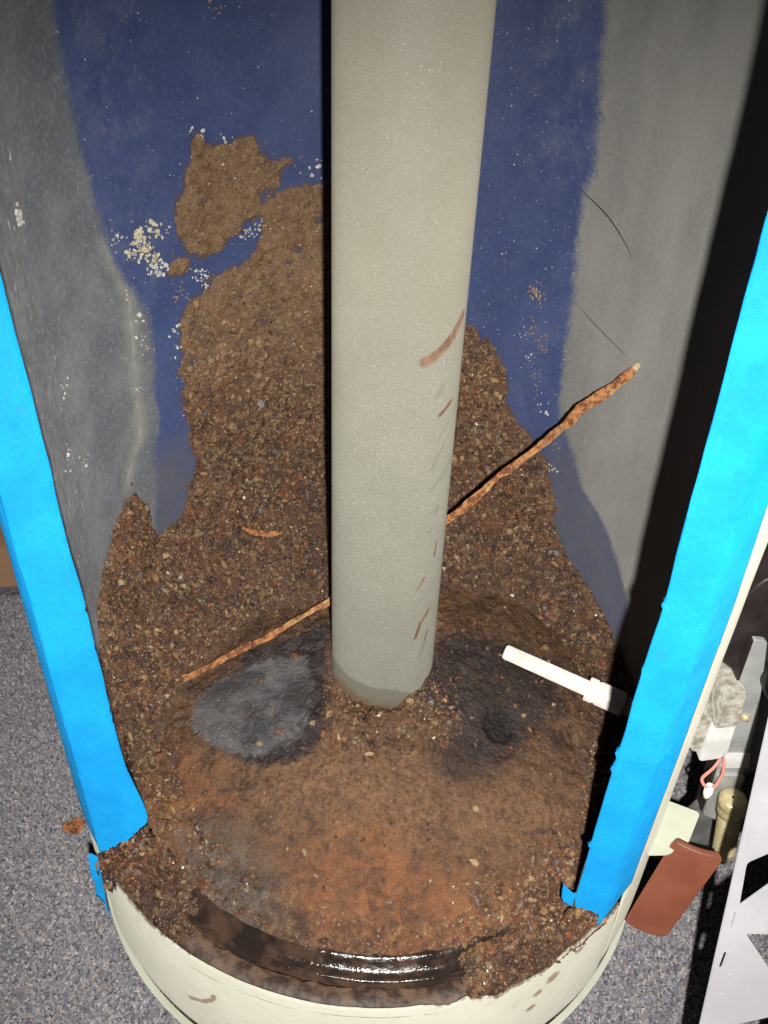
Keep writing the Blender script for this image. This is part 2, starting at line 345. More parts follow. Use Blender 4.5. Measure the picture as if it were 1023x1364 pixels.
simple('zinc', (.34, .35, .34), (.46, .47, .45), .42, .15, 40, 300, .12)
simple('black_plastic', (.012, .009, .009), (.022, .016, .016), .5, 0, 60, 400, .1)
simple('brass', (.60, .50, .26), (.80, .70, .42), .34, .35, 70, 400, .15)
simple('dark_steel', (.15, .15, .145), (.24, .24, .23), .45, .1, 60, 300, .2)
simple('ledge_paint', (.50, .53, .42), (.56, .58, .47), .45, 0, 30, 200, .06)
simple('brown_cover', (.185, .058, .032), (.225, .074, .042), .5, 0, 40, 600, .35)
simple('pink_wire', (.55, .22, .18), (.62, .28, .22), .45, 0, 60, 300, .05)
simple('wood', (.27, .155, .085), (.35, .21, .125), .5, 0, 20, 200, .12)
simple('plaster', (.55, .52, .47), (.6, .57, .52), .85, 0, 20, 300, .2)
t = NT('white_panel'); n = t.noise(24, 5, .6); c_ = t.mix(t.ramp(n, .35, .7), (.36, .355, .375), (.42, .415, .43)); c_ = t.mix(t.math('MULTIPLY', t.ramp(t.noise(160, 5, .7), .60, .70), .5), c_, (.55, .5, .42))
c_ = t.mix(t.math('MULTIPLY', t.ramp(t.math('ADD', t.attr('edge'), t.math('MULTIPLY', t.math('SUBTRACT', t.noise(140, 5, .7), .5), .006)), .0018, .0002), .8), c_, (.30, .14, .05))
M['panel'] = t.done(c_, .35, 0, t.bump(t.noise(60, 3), .06, .001), .5)

# ------------------------------------------------------------------ setting: carpet, wall and baseboard behind
def box(name, x0, x1, y0, y1, z0, z1, mat, parent=None, bev=.001):
    c = np.array([[x, y, z] for x in (x0, x1) for y in (y0, y1) for z in (z0, z1)])
    Fc = np.array([[0, 1, 3, 2], [4, 6, 7, 5], [0, 4, 5, 1], [2, 3, 7, 6], [0, 2, 6, 4], [1, 5, 7, 3]])
    o = mesh_np(name, c, Fc, mat, parent, False)
    if bev:
        b = o.modifiers.new('b', 'BEVEL'); b.width = bev; b.segments = 2
    return o
HX, HR = -.0035, .2265                   # jacket axis and radius
cp = np.array([[-1.6, -1.4, 0], [1.6, -1.4, 0], [1.6, .32, 0], [-1.6, .32, 0]])
carpet = tag(mesh_np('carpet', cp, np.array([[0, 1, 2, 3]]), M['carpet']), 'grey blue flecked carpet under the water heater', 'carpet', kind='structure')
def tufts():
    def region(x0, x1, y0, y1, pitch):
        xs = np.arange(x0, x1, pitch); ys = np.arange(y0, y1, pitch); X, Y = np.meshgrid(xs, ys)
        X = X + rng.uniform(-.45, .45, X.shape) * pitch; Y = Y + rng.uniform(-.45, .45, Y.shape) * pitch
        return np.stack([X.ravel(), Y.ravel()], 1)
    P = np.concatenate([region(-.50, -.08, -.40, .272, .0019), region(.04, .40, -.40, .16, .0019)])
    P = P[np.hypot(P[:, 0] - HX, P[:, 1]) > .222]
    n = len(P); ns = 4
    a = np.arange(ns) * 2 * PI / ns; rad = rng.uniform(.0009, .0016, n); h = rng.uniform(.0015, .0045, n); lean = rng.normal(0, .0012, (n, 2)); V = np.zeros((n, ns + 1, 3)); rot = rng.uniform(0, 6.3, n)
    V[:, :ns, 0] = P[:, :1] + np.cos(a[None] + rot[:, None]) * rad[:, None]; V[:, :ns, 1] = P[:, 1:] + np.sin(a[None] + rot[:, None]) * rad[:, None]; V[:, :ns, 2] = .0003
    V[:, ns, 0] = P[:, 0] + lean[:, 0]; V[:, ns, 1] = P[:, 1] + lean[:, 1]; V[:, ns, 2] = h
    Fc = (np.array([[i, (i + 1) % ns, ns] for i in range(ns)])[None] + (np.arange(n) * (ns + 1))[:, None, None]).reshape(-1, 3)
    pal = np.array([(.20, .195, .21), (.25, .24, .25), (.13, .13, .15), (.34, .32, .31), (.27, .22, .21), (.17, .18, .22)])
    pk = rng.choice(6, n, p=[.30, .28, .16, .10, .08, .08]); cc = pal[pk] * 1.2 * rng.uniform(.75, 1.25, (n, 1))
    return tag(mesh_np('carpet_pile', V.reshape(-1, 3), Fc, M['tuft'], carpet, True, None, np.repeat(cc, ns + 1, 0)), kind='stuff')
tufts()
tag(box('wall', -1.6, 1.6, .312, .42, 0, 1.3, M['plaster'], None, 0), 'plain wall behind the heater', 'wall', kind='structure')
bb = empty('baseboard', 'brown wooden baseboard where the carpet meets the wall, beyond the blue tape', 'baseboard')
bb.location = (0, .3, 0); bb['kind'] = 'structure'
def child(o): o.matrix_parent_inverse = o.parent.matrix_world.inverted() if False else Matrix.Translation(-Vector(o.parent.location)); return o
child(box('shoe_board', -1.5, 1.5, .286, .312, .0, .071, M['wood'], bb, .002))
child(box('face_board', -1.5, 1.5, .289, .312, .0735, .21, M['wood'], bb, .002))

# ------------------------------------------------------------------ water heater
heater = empty('water_heater', 'cut open cream water heater tank with blue taped edges and rusted inside', 'water heater')
TOP = .98; ZR = .127
AL_IN, AR_IN = 220.0, -55.0            # cut of the steel shell (degrees)
def al_in(z): return 219.3 - 14.6 * (z - .198)
AL_OUT, AR_OUT = 215.7, -44.6          # cut of the outer jacket

# --- measured outlines on the tank wall (angle in degrees, height in metres)
CRUST = [(182, .20), (176.1, .242), (165.7, .2608), (159.3, .2826), (155.3, .2799), (152.4, .2622), (152.4, .2396), (149.6, .2156), (143.7, .2067), (142.3, .2237), (139.4, .2486), (137.1, .2746), (136.8, .3028), (138.3, .3223), (138.2, .352), (137.3, .376), (137.1, .394), (134.3, .4085), (129.6, .4154), (123.3, .423), (118.8, .4333), (117.0, .442), (116.0, .4545), (116.7, .4631), (114.2, .4718), (108.6, .4764), (103.9, .478), (96.9, .4744), (88.8, .4463), (80.0, .3997), (71.8, .3712), (69.2, .3696), (65.4, .3591), (62.3, .3449), (59.6, .3197), (55.9, .2951), (51.3, .2791), (46.6, .264), (43.6, .2461), (43.1, .2148), (39.8, .1967), (34.1, .1808), (28.2, .1709), (21.6, .1605), (13.2, .1449), (5, .13), (5, .08), (182, .08)]
PATCH = [(129.6, .5163), (128.4, .519), (125.3, .5141), (122.9, .5144), (117.5, .5122), (115.3, .5048), (113.0, .5005), (110.0, .4954), (110.9, .4851), (114.9, .4786), (116.7, .4658), (118.4, .4557), (121.1, .4489), (124.5, .4428), (126.4, .4357), (129.9, .4369), (134.0, .4451), (134.8, .4592), (134.8, .4724), (133.6, .4818), (132.0, .4907), (131.0, .5025)]
SPOT = [(135.8, .444), (133.2, .4443), (132.6, .4327), (135.5, .4271), (137.5, .4347)]
GRAYL = [(155.7, .6087), (155.6, .5868), (155.6, .5516), (154.4, .5297), (153.5, .502), (152.1, .4769), (151.1, .4609), (149.2, .4429), (146.1, .4255), (143.9, .4085), (144.4, .3799), (145.0, .3497), (145.1, .3172), (147.9, .302), (147.6, .2731), (151.9, .223)]
GRAYR = [(50.8, .6079), (50.1, .5872), (49.9, .5699), (48.7, .5433), (47.9, .5051), (49.2, .4834), (48.7, .4513), (47.7, .4118), (47.3, .3687), (46.7, .3294), (45.2, .3107), (41.1, .2888), (36.6, .2602), (29.7, .2452), (22.8, .2242), (15.6, .1973), (11.3, .1697)]
RIDGE = [(152.7, .4678), (150.8, .4502), (148.7, .4261), (149.3, .399), (150.0, .3706), (151.3, .3224), (157.1, .2945)]
HAIRS = [[(51.4, .4947), (46.8, .4865), (42.7, .4789), (38.9, .4681), (35.8, .4573)], [(46.5, .4102), (41.9, .4009), (36.7, .3932), (32.3, .3879)]]
RW = .2075; K = RW * PI / 180
arc = lambda L: [(a * K, z) for a, z in L]
def at_z(L, z): a = np.array(L)[::-1]; o = np.argsort(a[:, 1]); return np.interp(z, a[o, 1], a[o, 0])
def crust_sd(td, z):
    X = td * K
    s = np.maximum(poly_sd(X, z, arc(CRUST)), np.maximum(poly_sd(X, z, arc(PATCH)), poly_sd(X, z, arc(SPOT))))
    Q = np.stack([X, z, 0 * X], -1)
    return s + (fbm(Q * 90, 4, .6) - .5) * .016 + (fbm(Q * 400 + 9, 2) - .5) * .005

# inner wall, with the places of film, dust and scratches as measured distances
td = np.linspace(AR_IN, AL_IN, 660); zz = np.concatenate([np.arange(.09, .64, .0022), np.linspace(.645, TOP, 30)])
S0, Z = np.meshgrid(np.linspace(0, 1, len(td)), zz, indexing='ij'); T = AR_IN + (np.maximum(al_in(Z), 190) - AR_IN) * S0; X = T * K
gl = (T - at_z(GRAYL, Z)) * K; gr = (at_z(GRAYR, Z) - T) * K
gray = np.maximum(gl, gr)
dust = sstep(.045, .0, np.abs(X - 56 * K) + .0 * Z) * sstep(.47, .53, Z) + sstep(.05, .0, np.abs(X - 146 * K)) * sstep(.40, .46, Z) * .75 + sstep(.025, .0, np.abs(X - 54 * K)) * sstep(.5, .3, Z) * .55
dust += sstep(.02, 0, np.abs(X - np.interp(Z, [.15, .3], [16, 44]) * K)) * sstep(.30, .24, Z) * .7
P = np.stack([RW * np.cos(np.radians(T)), RW * np.sin(np.radians(T)), Z], -1)
shell = grid('tank_shell', P, M['wall'], heater, attrs=dict(gray=gray, veil=np.clip(sstep(.325, .27, Z) * (sstep(135, 140, T) + sstep(52, 44, T)), 0, 1), dust=np.clip(dust, 0, 1), warm=sstep(110, 80, T), ridge=seg_dist(X, Z, arc(RIDGE)),
            scrape=sstep(168, 180, T), stain=crust_sd(T, Z)), flip=True)
shell['label'] = 'blue glass lined inside of the tank with grey mineral film'
for hh in HAIRS:
    hh = np.array(hh); tt = np.linspace(0, len(hh) - 1, 60); ha = np.interp(tt, np.arange(len(hh)), hh[:, 0]); hz_ = np.interp(tt, np.arange(len(hh)), hh[:, 1])
    for _ in range(40): ha[1:-1] = (ha[:-2] + 2 * ha[1:-1] + ha[2:]) / 4; hz_[1:-1] = (hz_[:-2] + 2 * hz_[1:-1] + hz_[2:]) / 4
    HAIR_PTS = np.stack([(RW - .0001) * np.cos(np.radians(ha)), (RW - .0001) * np.sin(np.radians(ha)), hz_], 1)
    tube('hairline_crack', HAIR_PTS, (.00042 if hh[0][1] > .45 else .00022) * np.sin(np.linspace(.15, PI - .1, 60)) + .00005, M['black_plastic'], shell, 6)
def sector(name, r0, r1, a0, a1, b0, b1, z0, z1, mat, parent, n=150, c1=0.0, outer_leans=True):
    """solid ring sector: inner radius r0 spans a0..a1, outer radius r1 (axis c1) spans b0..b1"""
    s = np.linspace(0, 1, n)
    def lv(r, a0, a1, c, z):
        t = np.radians(a0 + (a1 - a0) * s); return np.stack([c + r * np.cos(t), r * np.sin(t), 0 * t + z], 1)
    zs = np.linspace(z0, z1, 14); m_ = len(zs)
    inn = [lv(r0, a0, a1 + al_in(z) - 220., 0, z) for z in zs]; out = [lv(r1, b0, b1 + (al_in(z) - 220. if outer_leans else 0), c1, z) for z in zs[::-1]]
    V = np.stack(inn + out, 1).reshape(-1, 3); Fc = grid_faces(n, 2 * m_, closed_v=True)
    for e in (0, n - 1):
        q = [[e * 2 * m_ + i, e * 2 * m_ + i + 1, e * 2 * m_ + 2 * m_ - 2 - i, e * 2 * m_ + 2 * m_ - 1 - i] for i in range(m_ - 1)]
        Fc = np.concatenate([Fc, np.array(q if e == 0 else [w_[::-1] for w_ in q])])
    return mesh_np(name, V, Fc, mat, parent, False)
sector('shell_plate', .2079, .2105, AR_IN, AL_IN, AR_IN, AL_IN, .06, TOP, M['dark_steel'], heater)
sector('insulation', .2109, .2248, AR_IN + 1.2, AL_IN - 2.6, AR_OUT + .8, AL_OUT - 1.4, .128, TOP - .002, M['fibre'], heater, c1=HX, outer_leans=False)

# jacket: full ring below the window, open in front above it
JS = [((735, 1305), -60.9, .102, .006), (0, -64.25, .0745, .004), (0, -63.5, .0925, .004), (0, -55.5, .115, .004)]
def jacket(name, a0, a1, z0, z1fun, nz, na, edge=True):
    td = np.linspace(a0, a1, na); s = np.linspace(0, 1, nz) ** .8
    T, S = np.meshgrid(td, s, indexing='ij'); Zt = z1fun(T); Z = z0 + (Zt - z0) * S
    sc_ = np.full(T.shape, 5.0); X = T * HR * PI / 180
    for _, a, z, wd in JS: sc_ = np.minimum(sc_, np.hypot((X - a * HR * PI / 180), Z - z) / wd)
    k = HR * PI / 180
    sc_ = np.minimum(sc_, seg_dist(X, Z, [(-118.4 * k, .088), (-119 * k, .080), (-121 * k, .070), (-124 * k, .062)]) / .0022)
    line = np.abs(Z - (.112 + .004 * np.sin(np.radians(T) * 3))) / .0008 + 3 * (1 - sstep(-132, -125, T) * sstep(-60, -85, T))
    ed = (Zt - Z) if edge else np.full(T.shape, 1.)
    sides = sstep(-116, -135, T) + sstep(-88, -70, T); ed = ed + .0035 * (1 - np.clip(sides, 0, 1)) + .0012
    r = HR + (fbm(np.stack([X * 14, Z * 14, 0 * X], -1), 2) - .5) * .0014
    bot = sstep(.03, .012, Z) * -.003; r = r + bot
    lip = np.where(S > .98, 1, 0)
    def surf(rr): return np.stack([HX + rr * np.cos(np.radians(T)), rr * np.sin(np.radians(T)), Z], -1)
    o = grid(name, surf(r), M['jacket'], heater, attrs=dict(scuff=sc_, line=line, edge=ed))
    sm = o.modifiers.new('s', 'SOLIDIFY'); sm.thickness = .0012; sm.offset = -1
    return o
def ztop(T):
    n = fbm(np.stack([T * .35, 0 * T, 0 * T], -1), 4, .6) - .5; n2 = fbm(np.stack([T * 1.1, 0 * T + 4, 0 * T], -1), 3) - .5
    rough = sstep(-88, -76, T) * .012 + .0016
    lift = sstep(-64, -56, T) * sstep(-48, -52, T) * .008
    return ZR - .001 + n * rough + n2 * rough * .35 + lift - sstep(-86, -70, T) * .006
jacket('jacket', -150, -45.3, .016, ztop, 46, 420)
jacket('jacket', AR_OUT, AL_OUT, .016, lambda T: 0 * T + TOP, 60, 260, edge=False)
jp = heater.children[-1]; jp.name = 'jacket_shell'
# base ring under the jacket: dark gap and cream lip
lathe('base_gap', [(.222, .0), (.222, .018)], M['foam'], heater, cx=HX, n=160)
lathe('base_lip', [(.223, .0), (.2270, .001), (.2277, .004), (.2267, .0065), (.2235, .007)], M['ledge_paint'], heater, cx=HX, n=200)
# front rim: foam between shell and jacket, rolled wet flange of the bottom head
def wobf(a, r, z): 
    q = np.stack([a * .5 + 0 * r, r * 300, 0 * r], -1); return r + (fbm(q, 3) - .5) * .002 * (r > .2115) * (r < .2255), z + (fbm(q + 5, 3) - .5) * .005
lathe('rim_foam', [(.2106, .095), (.2107, .1185), (.2135, .1205), (.2175, .121), (.221, .1205), (.2245, .1185), (.2250, .095)], M['foam'], heater, -150, -45, 320, cx=HX * .45, wob=wobf)
def wobr(a, r, z): 
    q = np.stack([a * .12 + 0 * r, 0 * r, 0 * r], -1); return r + (fbm(q, 3) - .5) * .0022, z + (fbm(q + 7, 3) - .5) * .0016
prof = [(.176, .126), (.184, .1272), (.1885, .1272), (.1925, .1284), (.1950, .1288), (.1968, .1281), (.1984, .1264), (.2, .1247), (.2018, .1236), (.204, .1222), (.206, .1232), (.2072, .1250), (.2084, .1268), (.2098, .1270), (.2107, .1258), (.2109, .119)]
lathe('rolled_flange', prof, M['flange'], heater, -152, -44, 400, wob=wobr)

# flue pipe
PM = [([(-69.8, .4583), (-63.7, .4598), (-52.8, .4638), (-39.8, .4699), (-27.3, .4779)], .0038, 0), ([(-54.4, .4346), (-49.0, .4396)], .0024, 1), ([(-49.8, .4211), (-33.3, .4269)], .0017, 0), ([(-54.5, .3846), (-39.8, .3991)], .0012, 1),
      ([(-55.0, .3681), (-22.9, .382)], .0014, 1), ([(-44.2, .3473), (-41.6, .3522)], .002, 1), ([(-59.4, .2894), (-52.8, .2972)], .0016, 0), ([(-58.4, .2436), (-52.8, .256), (-40.3, .2647)], .0018, 0), ([(-40, .312), (-38, .322)], .0015, 0), ([(-48, .405), (-36, .413)], .0009, 1), ([(-52, .335), (-44, .338)], .0014, 1), ([(-50, .222), (-42, .235)], .002, 1), ([(-47, .232), (-40, .243)], .0011, 0)]
td = np.linspace(-180, 180, 260, endpoint=False); zz = np.concatenate([np.arange(.165, .64, .0014), np.linspace(.645, TOP + .02, 12)])
T, Z = np.meshgrid(td, zz, indexing='ij'); kp = .0381 * PI / 180
sf = np.full(T.shape, 5.); sm_ = np.full(T.shape, 5.)
for L, wd, kd in PM:
    d = seg_dist(T * kp, Z, [(a * kp, z) for a, z in L]) / wd
    if kd: sm_ = np.minimum(sm_, d)
    else: sf = np.minimum(sf, d)
wl = np.interp(T, [-180, -150, -128, -100, -80, -55, -35, 0, 180], [.199, .203, .2005, .1985, .1965, .186, .178, .175, .199])
P = np.stack([.0381 * np.cos(np.radians(T)), .0381 * np.sin(np.radians(T)), Z], -1)
pipe = grid('flue_pipe', P, M['pipe'], heater, closed_u=True, attrs=dict(scuff=sf, smudge=sm_, wet=wl - Z, tint=sstep(.34, .56, Z)))
pipe['label'] = 'grey green enamelled flue pipe with brown scuffs'
pipe.modifiers.new('s', 'SOLIDIFY').thickness = .003; pipe.modifiers['s'].offset = 1 if False else -1

# tape over the cut edges
def arcpts(r, a0, a1, n, cx=0): a = np.radians(np.linspace(a0, a1, n)); return np.stack([cx + r * np.cos(a), r * np.sin(a)], 1)
def tape(name, plan, zlow, seed, label, flare=0.0, zt=TOP):
    """plan: polyline in plan; zlow(s): torn lower end along it"""
    plan = np.array(plan); d = np.concatenate([[0], np.cumsum(np.linalg.norm(np.diff(plan, axis=0), axis=1))])
    s = np.linspace(0, d[-1], 60); px = np.interp(s, d, plan[:, 0]); py = np.interp(s, d, plan[:, 1])
    ker = np.array([0, 1, 2, 1, 0]) / 4.; 
    pxs = np.convolve(np.pad(px, 2, 'edge'), ker, 'valid'); pys = np.convolve(np.pad(py, 2, 'edge'), ker, 'valid')
    v = np.concatenate([np.linspace(0, .06, 30), np.linspace(.063, 1, 330)]); S, Vv = np.meshgrid(s, v, indexing='ij')
    z0 = np.array([zlow(q, d) for q in s])[:, None]; z0 = z0 + (fbm(np.stack([s * 900, 0 * s + seed, 0 * s], 1), 3) - .5)[:, None] * .003
    Z = z0 + (zt - z0) * Vv
    tx = np.gradient(pxs); ty = np.gradient(pys); L = np.hypot(tx, ty); nx, ny = ty / L, -tx / L
    q = np.stack([S * 40 + seed, Z * 22, 0 * S], -1); dsp = (fbm(q, 3) - .5) * .0024 + (fbm(q * np.array([4, 1.2, 1]) + 3, 3) - .5) * .0011
    wr = 0
    for (zc, sl, am) in ((.255 + .02 * (seed % 3), .12, .0022), (.285, -.4, .0014), (.36, .3, .0012), (.205, .8, .0020), (.41, -.7, .0012), (.33, 1.1, .0012)):
        wr = wr + am * np.exp(-((Z - zc - sl * (S - .02)) / .0014) ** 2) * sstep(.35, .6, vnoise(np.stack([S * 60 + seed, Z * 0 + zc * 90, 0 * S], -1)))
    dsp = (dsp + wr) * (1 - .75 * sstep(d[6] + .026, d[6] + .034, S))
    fl = flare * sstep(.235, .185, Z) * sstep(d[6] + .020, d[6] - .001, S)
    lk = (1 - sstep(d[6] + .006, d[6] + .028, S)) if flare else 0; lean = -(Z - .215) * .030 * lk if flare else -np.maximum(Z - .40, 0) * .03
    P = np.stack([pxs[:, None] + nx[:, None] * dsp + fl + lean, pys[:, None] + ny[:, None] * dsp - np.abs(fl) * .25 + np.maximum(Z - .26, 0) * .028 * lk, Z], -1)
    o = grid(name, P, M['tape'], heater); o.modifiers.new('s', 'SOLIDIFY').thickness = .0003
    o['label'] = label; return o
LI = np.array([-.1585, -.1345]); LO = np.array([-.1915, -.1345])
planL = np.concatenate([arcpts(.2062, 213, 219.4, 6), [[-.1600, -.1358], [-.168, -.1372], [-.179, -.1376], [-.1868, -.1368]], arcpts(.2275, 214.6, 205.5, 8, HX)])
planR = np.concatenate([arcpts(.2062, -48, -54.5, 6), [[.1180, -.1726], [.126, -.1752], [.1340, -.1772], [.1372, -.1776], [.1390, -.1764], [.1480, -.1690], [.1588, -.1602]]])
def zl(s, d): return float(np.interp(s, [0, d[6], d[6] + .004, d[6] + .012, d[6] + .016, d[6] + .032, d[-1]], [.186, .184, .181, .166, .158, .152, .148]))
def zr(s, d): return float(np.interp(s, [0, d[6], d[6] + .006, d[6] + .018, d[6] + .027, d[-1]], [.150, .150, .134, .130, .137, .150]))
tape('masking_tape', planL, zl, 1, 'blue tape strip over the cut edge on the baseboard side', .0065)
tape('masking_tape', planR, zr, 2, 'blue tape strip over the cut edge beside the gas valve')
def flap(corners, name='tape_flap', n=14, bulge=.003, seed=0):
    c = np.array(corners); u, v = np.meshgrid(np.linspace(0, 1, n), np.linspace(0, 1, n), indexing='ij')
    P = (c[0] * ((1 - u) * (1 - v))[..., None] + c[1] * (u * (1 - v))[..., None] + c[2] * (u * v)[..., None] + c[3] * ((1 - u) * v)[..., None])
    nn = np.cross(c[1] - c[0], c[3] - c[0]); nn = nn / np.linalg.norm(nn)
    P = P + nn * ((4 * u * (1 - u)) * bulge + (fbm(np.stack([u * 4, v * 4, u * 0 + seed], -1), 3) - .5) * .003)[..., None]
    o = grid(name, P, M['tape'], heater); o.modifiers.new('s', 'SOLIDIFY').thickness = .0003; return o
tl, tr = [o for o in heater.children if o.name.startswith('masking_tape')][:2]
def under(o, p): o.parent = p; return o
under(flap([(-.1935, -.1395, .156), (-.1870, -.1455, .150), (-.1885, -.1462, .086), (-.1965, -.1385, .104)], seed=3), tl)
under(flap([(.1185, -.1722, .158), (.1100, -.1680, .162), (.1105, -.1690, .148), (.1170, -.1740, .146)], bulge=.0015, seed=5), tr)

# ledge and brown cover on the outside
plate('burner_ledge', rounded([(.170, -.134), (.195, -.090), (.2053, -.0935), (.2241, -.1029), (.2085, -.1262), (.192, -.134)], .003), [], .0022, (0, 0, .139), (1, 0, 0), (0, 1, 0), M['ledge_paint'], heater, .0003)
def cover():
    c = np.array([(.1985, -.1250, .146), (.2275, -.1380, .146), (.2035, -.1490, .064), (.1775, -.1380, .064)]); n = 40
    u, v = np.meshgrid(np.linspace(0, 1, n), np.linspace(0, 1, n), indexing='ij')
    # squircle corners
    uu = u * 2 - 1; vv = v * 2 - 1; rr = .18
    sx = np.sign(uu) * np.minimum(np.abs(uu), 1); sy = np.sign(vv) * np.minimum(np.abs(vv), 1)
    ax = np.maximum(np.abs(sx) - (1 - rr), 0); ay = np.maximum(np.abs(sy) - (1 - rr * .6), 0) / .6; L = np.hypot(ax, ay); f = np.where(L > 1e-9, np.minimum(1, rr / np.maximum(L, 1e-9)), 1)
    sx = np.sign(sx) * (np.minimum(np.abs(sx), 1 - rr) + ax * f); sy = np.sign(sy) * (np.minimum(np.abs(sy), 1 - rr * .6) + ay * f * .6)
    u, v = (sx + 1) / 2, (sy + 1) / 2
    P = (c[0] * ((1 - u) * (1 - v))[..., None] + c[1] * (u * (1 - v))[..., None] + c[2] * (u * v)[..., None] + c[3] * ((1 - u) * v)[..., None])
    nn = np.cross(c[1] - c[0], c[3] - c[0]); nn /= np.linalg.norm(nn); nn = nn * np.sign(nn @ (CAM - c[0]))
    P = P + nn * ((1 - (2 * u - 1) ** 2) * .003 + .002)[..., None]
    o = grid('access_cover', P, M['brown_cover'], heater); o.modifiers.new('s', 'SOLIDIFY').thickness = .005; o.modifiers['s'].offset = 0
    o['label'] = 'reddish brown access cover'
    return o
cover()

# ------------------------------------------------------------------ sediment
def zdome(r): return .125 + .066 * (1 - np.minimum(r / .203, 1.0) ** 2)
ZW = np.array([(-60, .10), (-35, .122), (-10, .135), (10, .145), (25, .165), (43, .20), (65, .24), (90, .265), (115, .262), (140, .225), (160, .22), (180, .205), (195, .18), (210, .145), (225, .12), (300, .10)])
SL = np.array([(-60, 1.3), (0, 1.1), (30, .85), (60, .6), (90, .5), (120, .52), (150, .62), (180, .85), (210, 1.2), (300, 1.3)])
def wrap(a): return (np.asarray(a) + 60) % 360 - 60
def height(x, y):
    r = np.hypot(x, y); a = wrap(np.degrees(np.arctan2(y, x)))
    zd = zdome(r); zp = np.interp(a, ZW[:, 0], ZW[:, 1]) - np.maximum(.2075 - r, 0) * np.interp(a, SL[:, 0], SL[:, 1])
    k = .009; h = np.clip(.5 + .5 * (zd - zp) / k, 0, 1)
    return zp * (1 - h) + zd * h + k * h * (1 - h)
REG = dict(
 grayp=[(-.1396, -.0164), (-.1336, -.0042), (-.1139, .004), (-.091, .0086), (-.0652, .012), (-.0552, .0046), (-.0525, -.0284), (-.0544, -.0531), (-.0619, -.0664), (-.0775, -.0723), (-.1015, -.0704), (-.1215, -.0599), (-.1362, -.0438), (-.142, -.0291)],
 darkl=[(-.1039, .0226), (-.0746, .0252), (-.0432, .0369), (-.0397, -.0427), (-.0435, -.0686), (-.0588, -.0814), (-.0848, -.0828), (-.105, -.0707), (-.100, -.045), (-.105, -.016), (-.112, .0067)],
 darkr=[(.0411, .0231), (.08, .0358), (.105, .0347), (.1403, .0178), (.1402, -.0136), (.1243, -.0327), (.1033, -.054), (.0954, -.0701), (.066, -.0881), (.0445, -.0928), (.0346, -.0833), (.0473, -.0544), (.0349, -.0371), (.034, -.0098)],
 hole=[(.0693, -.0545), (.0764, -.041), (.0873, -.0357), (.0955, -.0434), (.095, -.0557), (.0877, -.0647), (.0765, -.0649)],
 ora=[(-.1676, -.0712), (-.1515, -.0652), (-.1223, -.079), (-.1095, -.1022), (-.1184, -.1191), (-.1328, -.1316), (-.1525, -.1203), (-.1664, -.0977)],
 orb=[(-.0641, -.1448), (-.0423, -.1342), (-.0078, -.1272), (.0214, -.1442), (.0606, -.1547), (.0847, -.1684), (.0784, -.1843), (.0485, -.1907), (.0009, -.1938), (-.0413, -.19), (-.0629, -.1766)],
 grayf=[(-.1426, -.1135), (-.1087, -.1118), (-.0868, -.1335), (-.0706, -.1643), (-.0579, -.1845), (-.0892, -.1793), (-.1249, -.1604), (-.1401, -.1365)],
 tan=[(-.0963, -.0688), (-.033, -.0669), (.0547, -.0969), (.1326, -.0887), (.1264, -.1287), (.0609, -.1505), (-.0177, -.144), (-.0823, -.1254), (-.1099, -.0971)],
 dk2=[(-.0617, -.171), (-.0521, -.1706), (-.0499, -.1832), (-.0594, -.1836)])
def spill(a):                             # how far loose scale lies over the front rim, by angle
    a = wrap(a); a = np.where(a > 180, a - 360, a)
    n = fbm(np.stack([a * .25, 0 * a + 2, 0 * a], -1), 3) - .5
    return np.clip(sstep(-83, -74, a + n * 9) * sstep(-40, -48, a) + sstep(-119, -134, a + n * 12) * sstep(-165, -150, a), 0, 1)
def bed_z(x, y):
    r = np.hypot(x, y); a = np.degrees(np.arctan2(y, x)); z = height(x, y)
    q = np.stack([x, y, 0 * x], -1)
    gp = sstep(-.004, .006, poly_sd(x, y, REG['grayp']) + (fbm(q * 70, 4) - .5) * .012); gf = sstep(-.006, .01, poly_sd(x, y, REG['grayf']))
    hl = sstep(-.002, .006, poly_sd(x, y, REG['hole'])); dr = sstep(-.004, .01, poly_sd(x, y, REG['darkr']))
    fr = np.maximum(sstep(-.07, -.13, y), sstep(.010, .002, height(x, y) - zdome(r)) * .5 * sstep(.178, .160, r) * sstep(.065, .09, r))             # the front of the dome is a smoother skin
    amp = (1 - .85 * gp) * (1 - .6 * gf) * (1 - .70 * fr * sstep(.188, .178, r)) * (1 - .55 * dr)
    z = z + amp * ((fbm(q * 32, 3) - .5) * .009 - (np.abs(fbm(q * 80 + 13, 3, .55) - .5) * 2 - .25) * .007 + (fbm(q * 190, 3, .6) - .5) * .0062 + (fbm(q * 480, 2) - .5) * .0025)
    z = z + fr * sstep(.188, .178, r) * (fbm(q * 900, 2) - .5) * .0016 - gp * .0035 - hl * .006 - dr * .002
    sp = spill(a); ff = sstep(.189, .1965, r) * sstep(-28, -40, np.where((a < 0), a, 0)) * sstep(-172, -160, np.where(a < 0, a, -180.))
    zl_ = np.where(r < .1955, np.minimum(z, .1285), .111)
    zs = .1295 + (fbm(q * 120, 4, .6) - .5) * .012 - sstep(.215, .2255, r) * .005
    z = z * (1 - ff) + ff * (zl_ * (1 - sp) + zs * sp)
    z = z + sstep(-137, -143, np.where(a < 0, a, 0)) * sstep(-163, -150, np.where(a < 0, a, -180.)) * sstep(.170, .20, r) * (.014 + .012 * fbm(q * 90 + 7, 3))
    # collar of scale against the pipe
    z = z + sstep(.058, .036, r) * (.007 * fbm(q * 70 + 3, 3) - .0150 * sstep(.02, -.02, y) * sstep(.045, .0, x))
    return z
ths = np.radians(np.linspace(-180, 180, 760, endpoint=False)); s = np.linspace(0, 1, 165)
A, S = np.meshgrid(ths, s, indexing='ij'); ad = np.degrees(A)
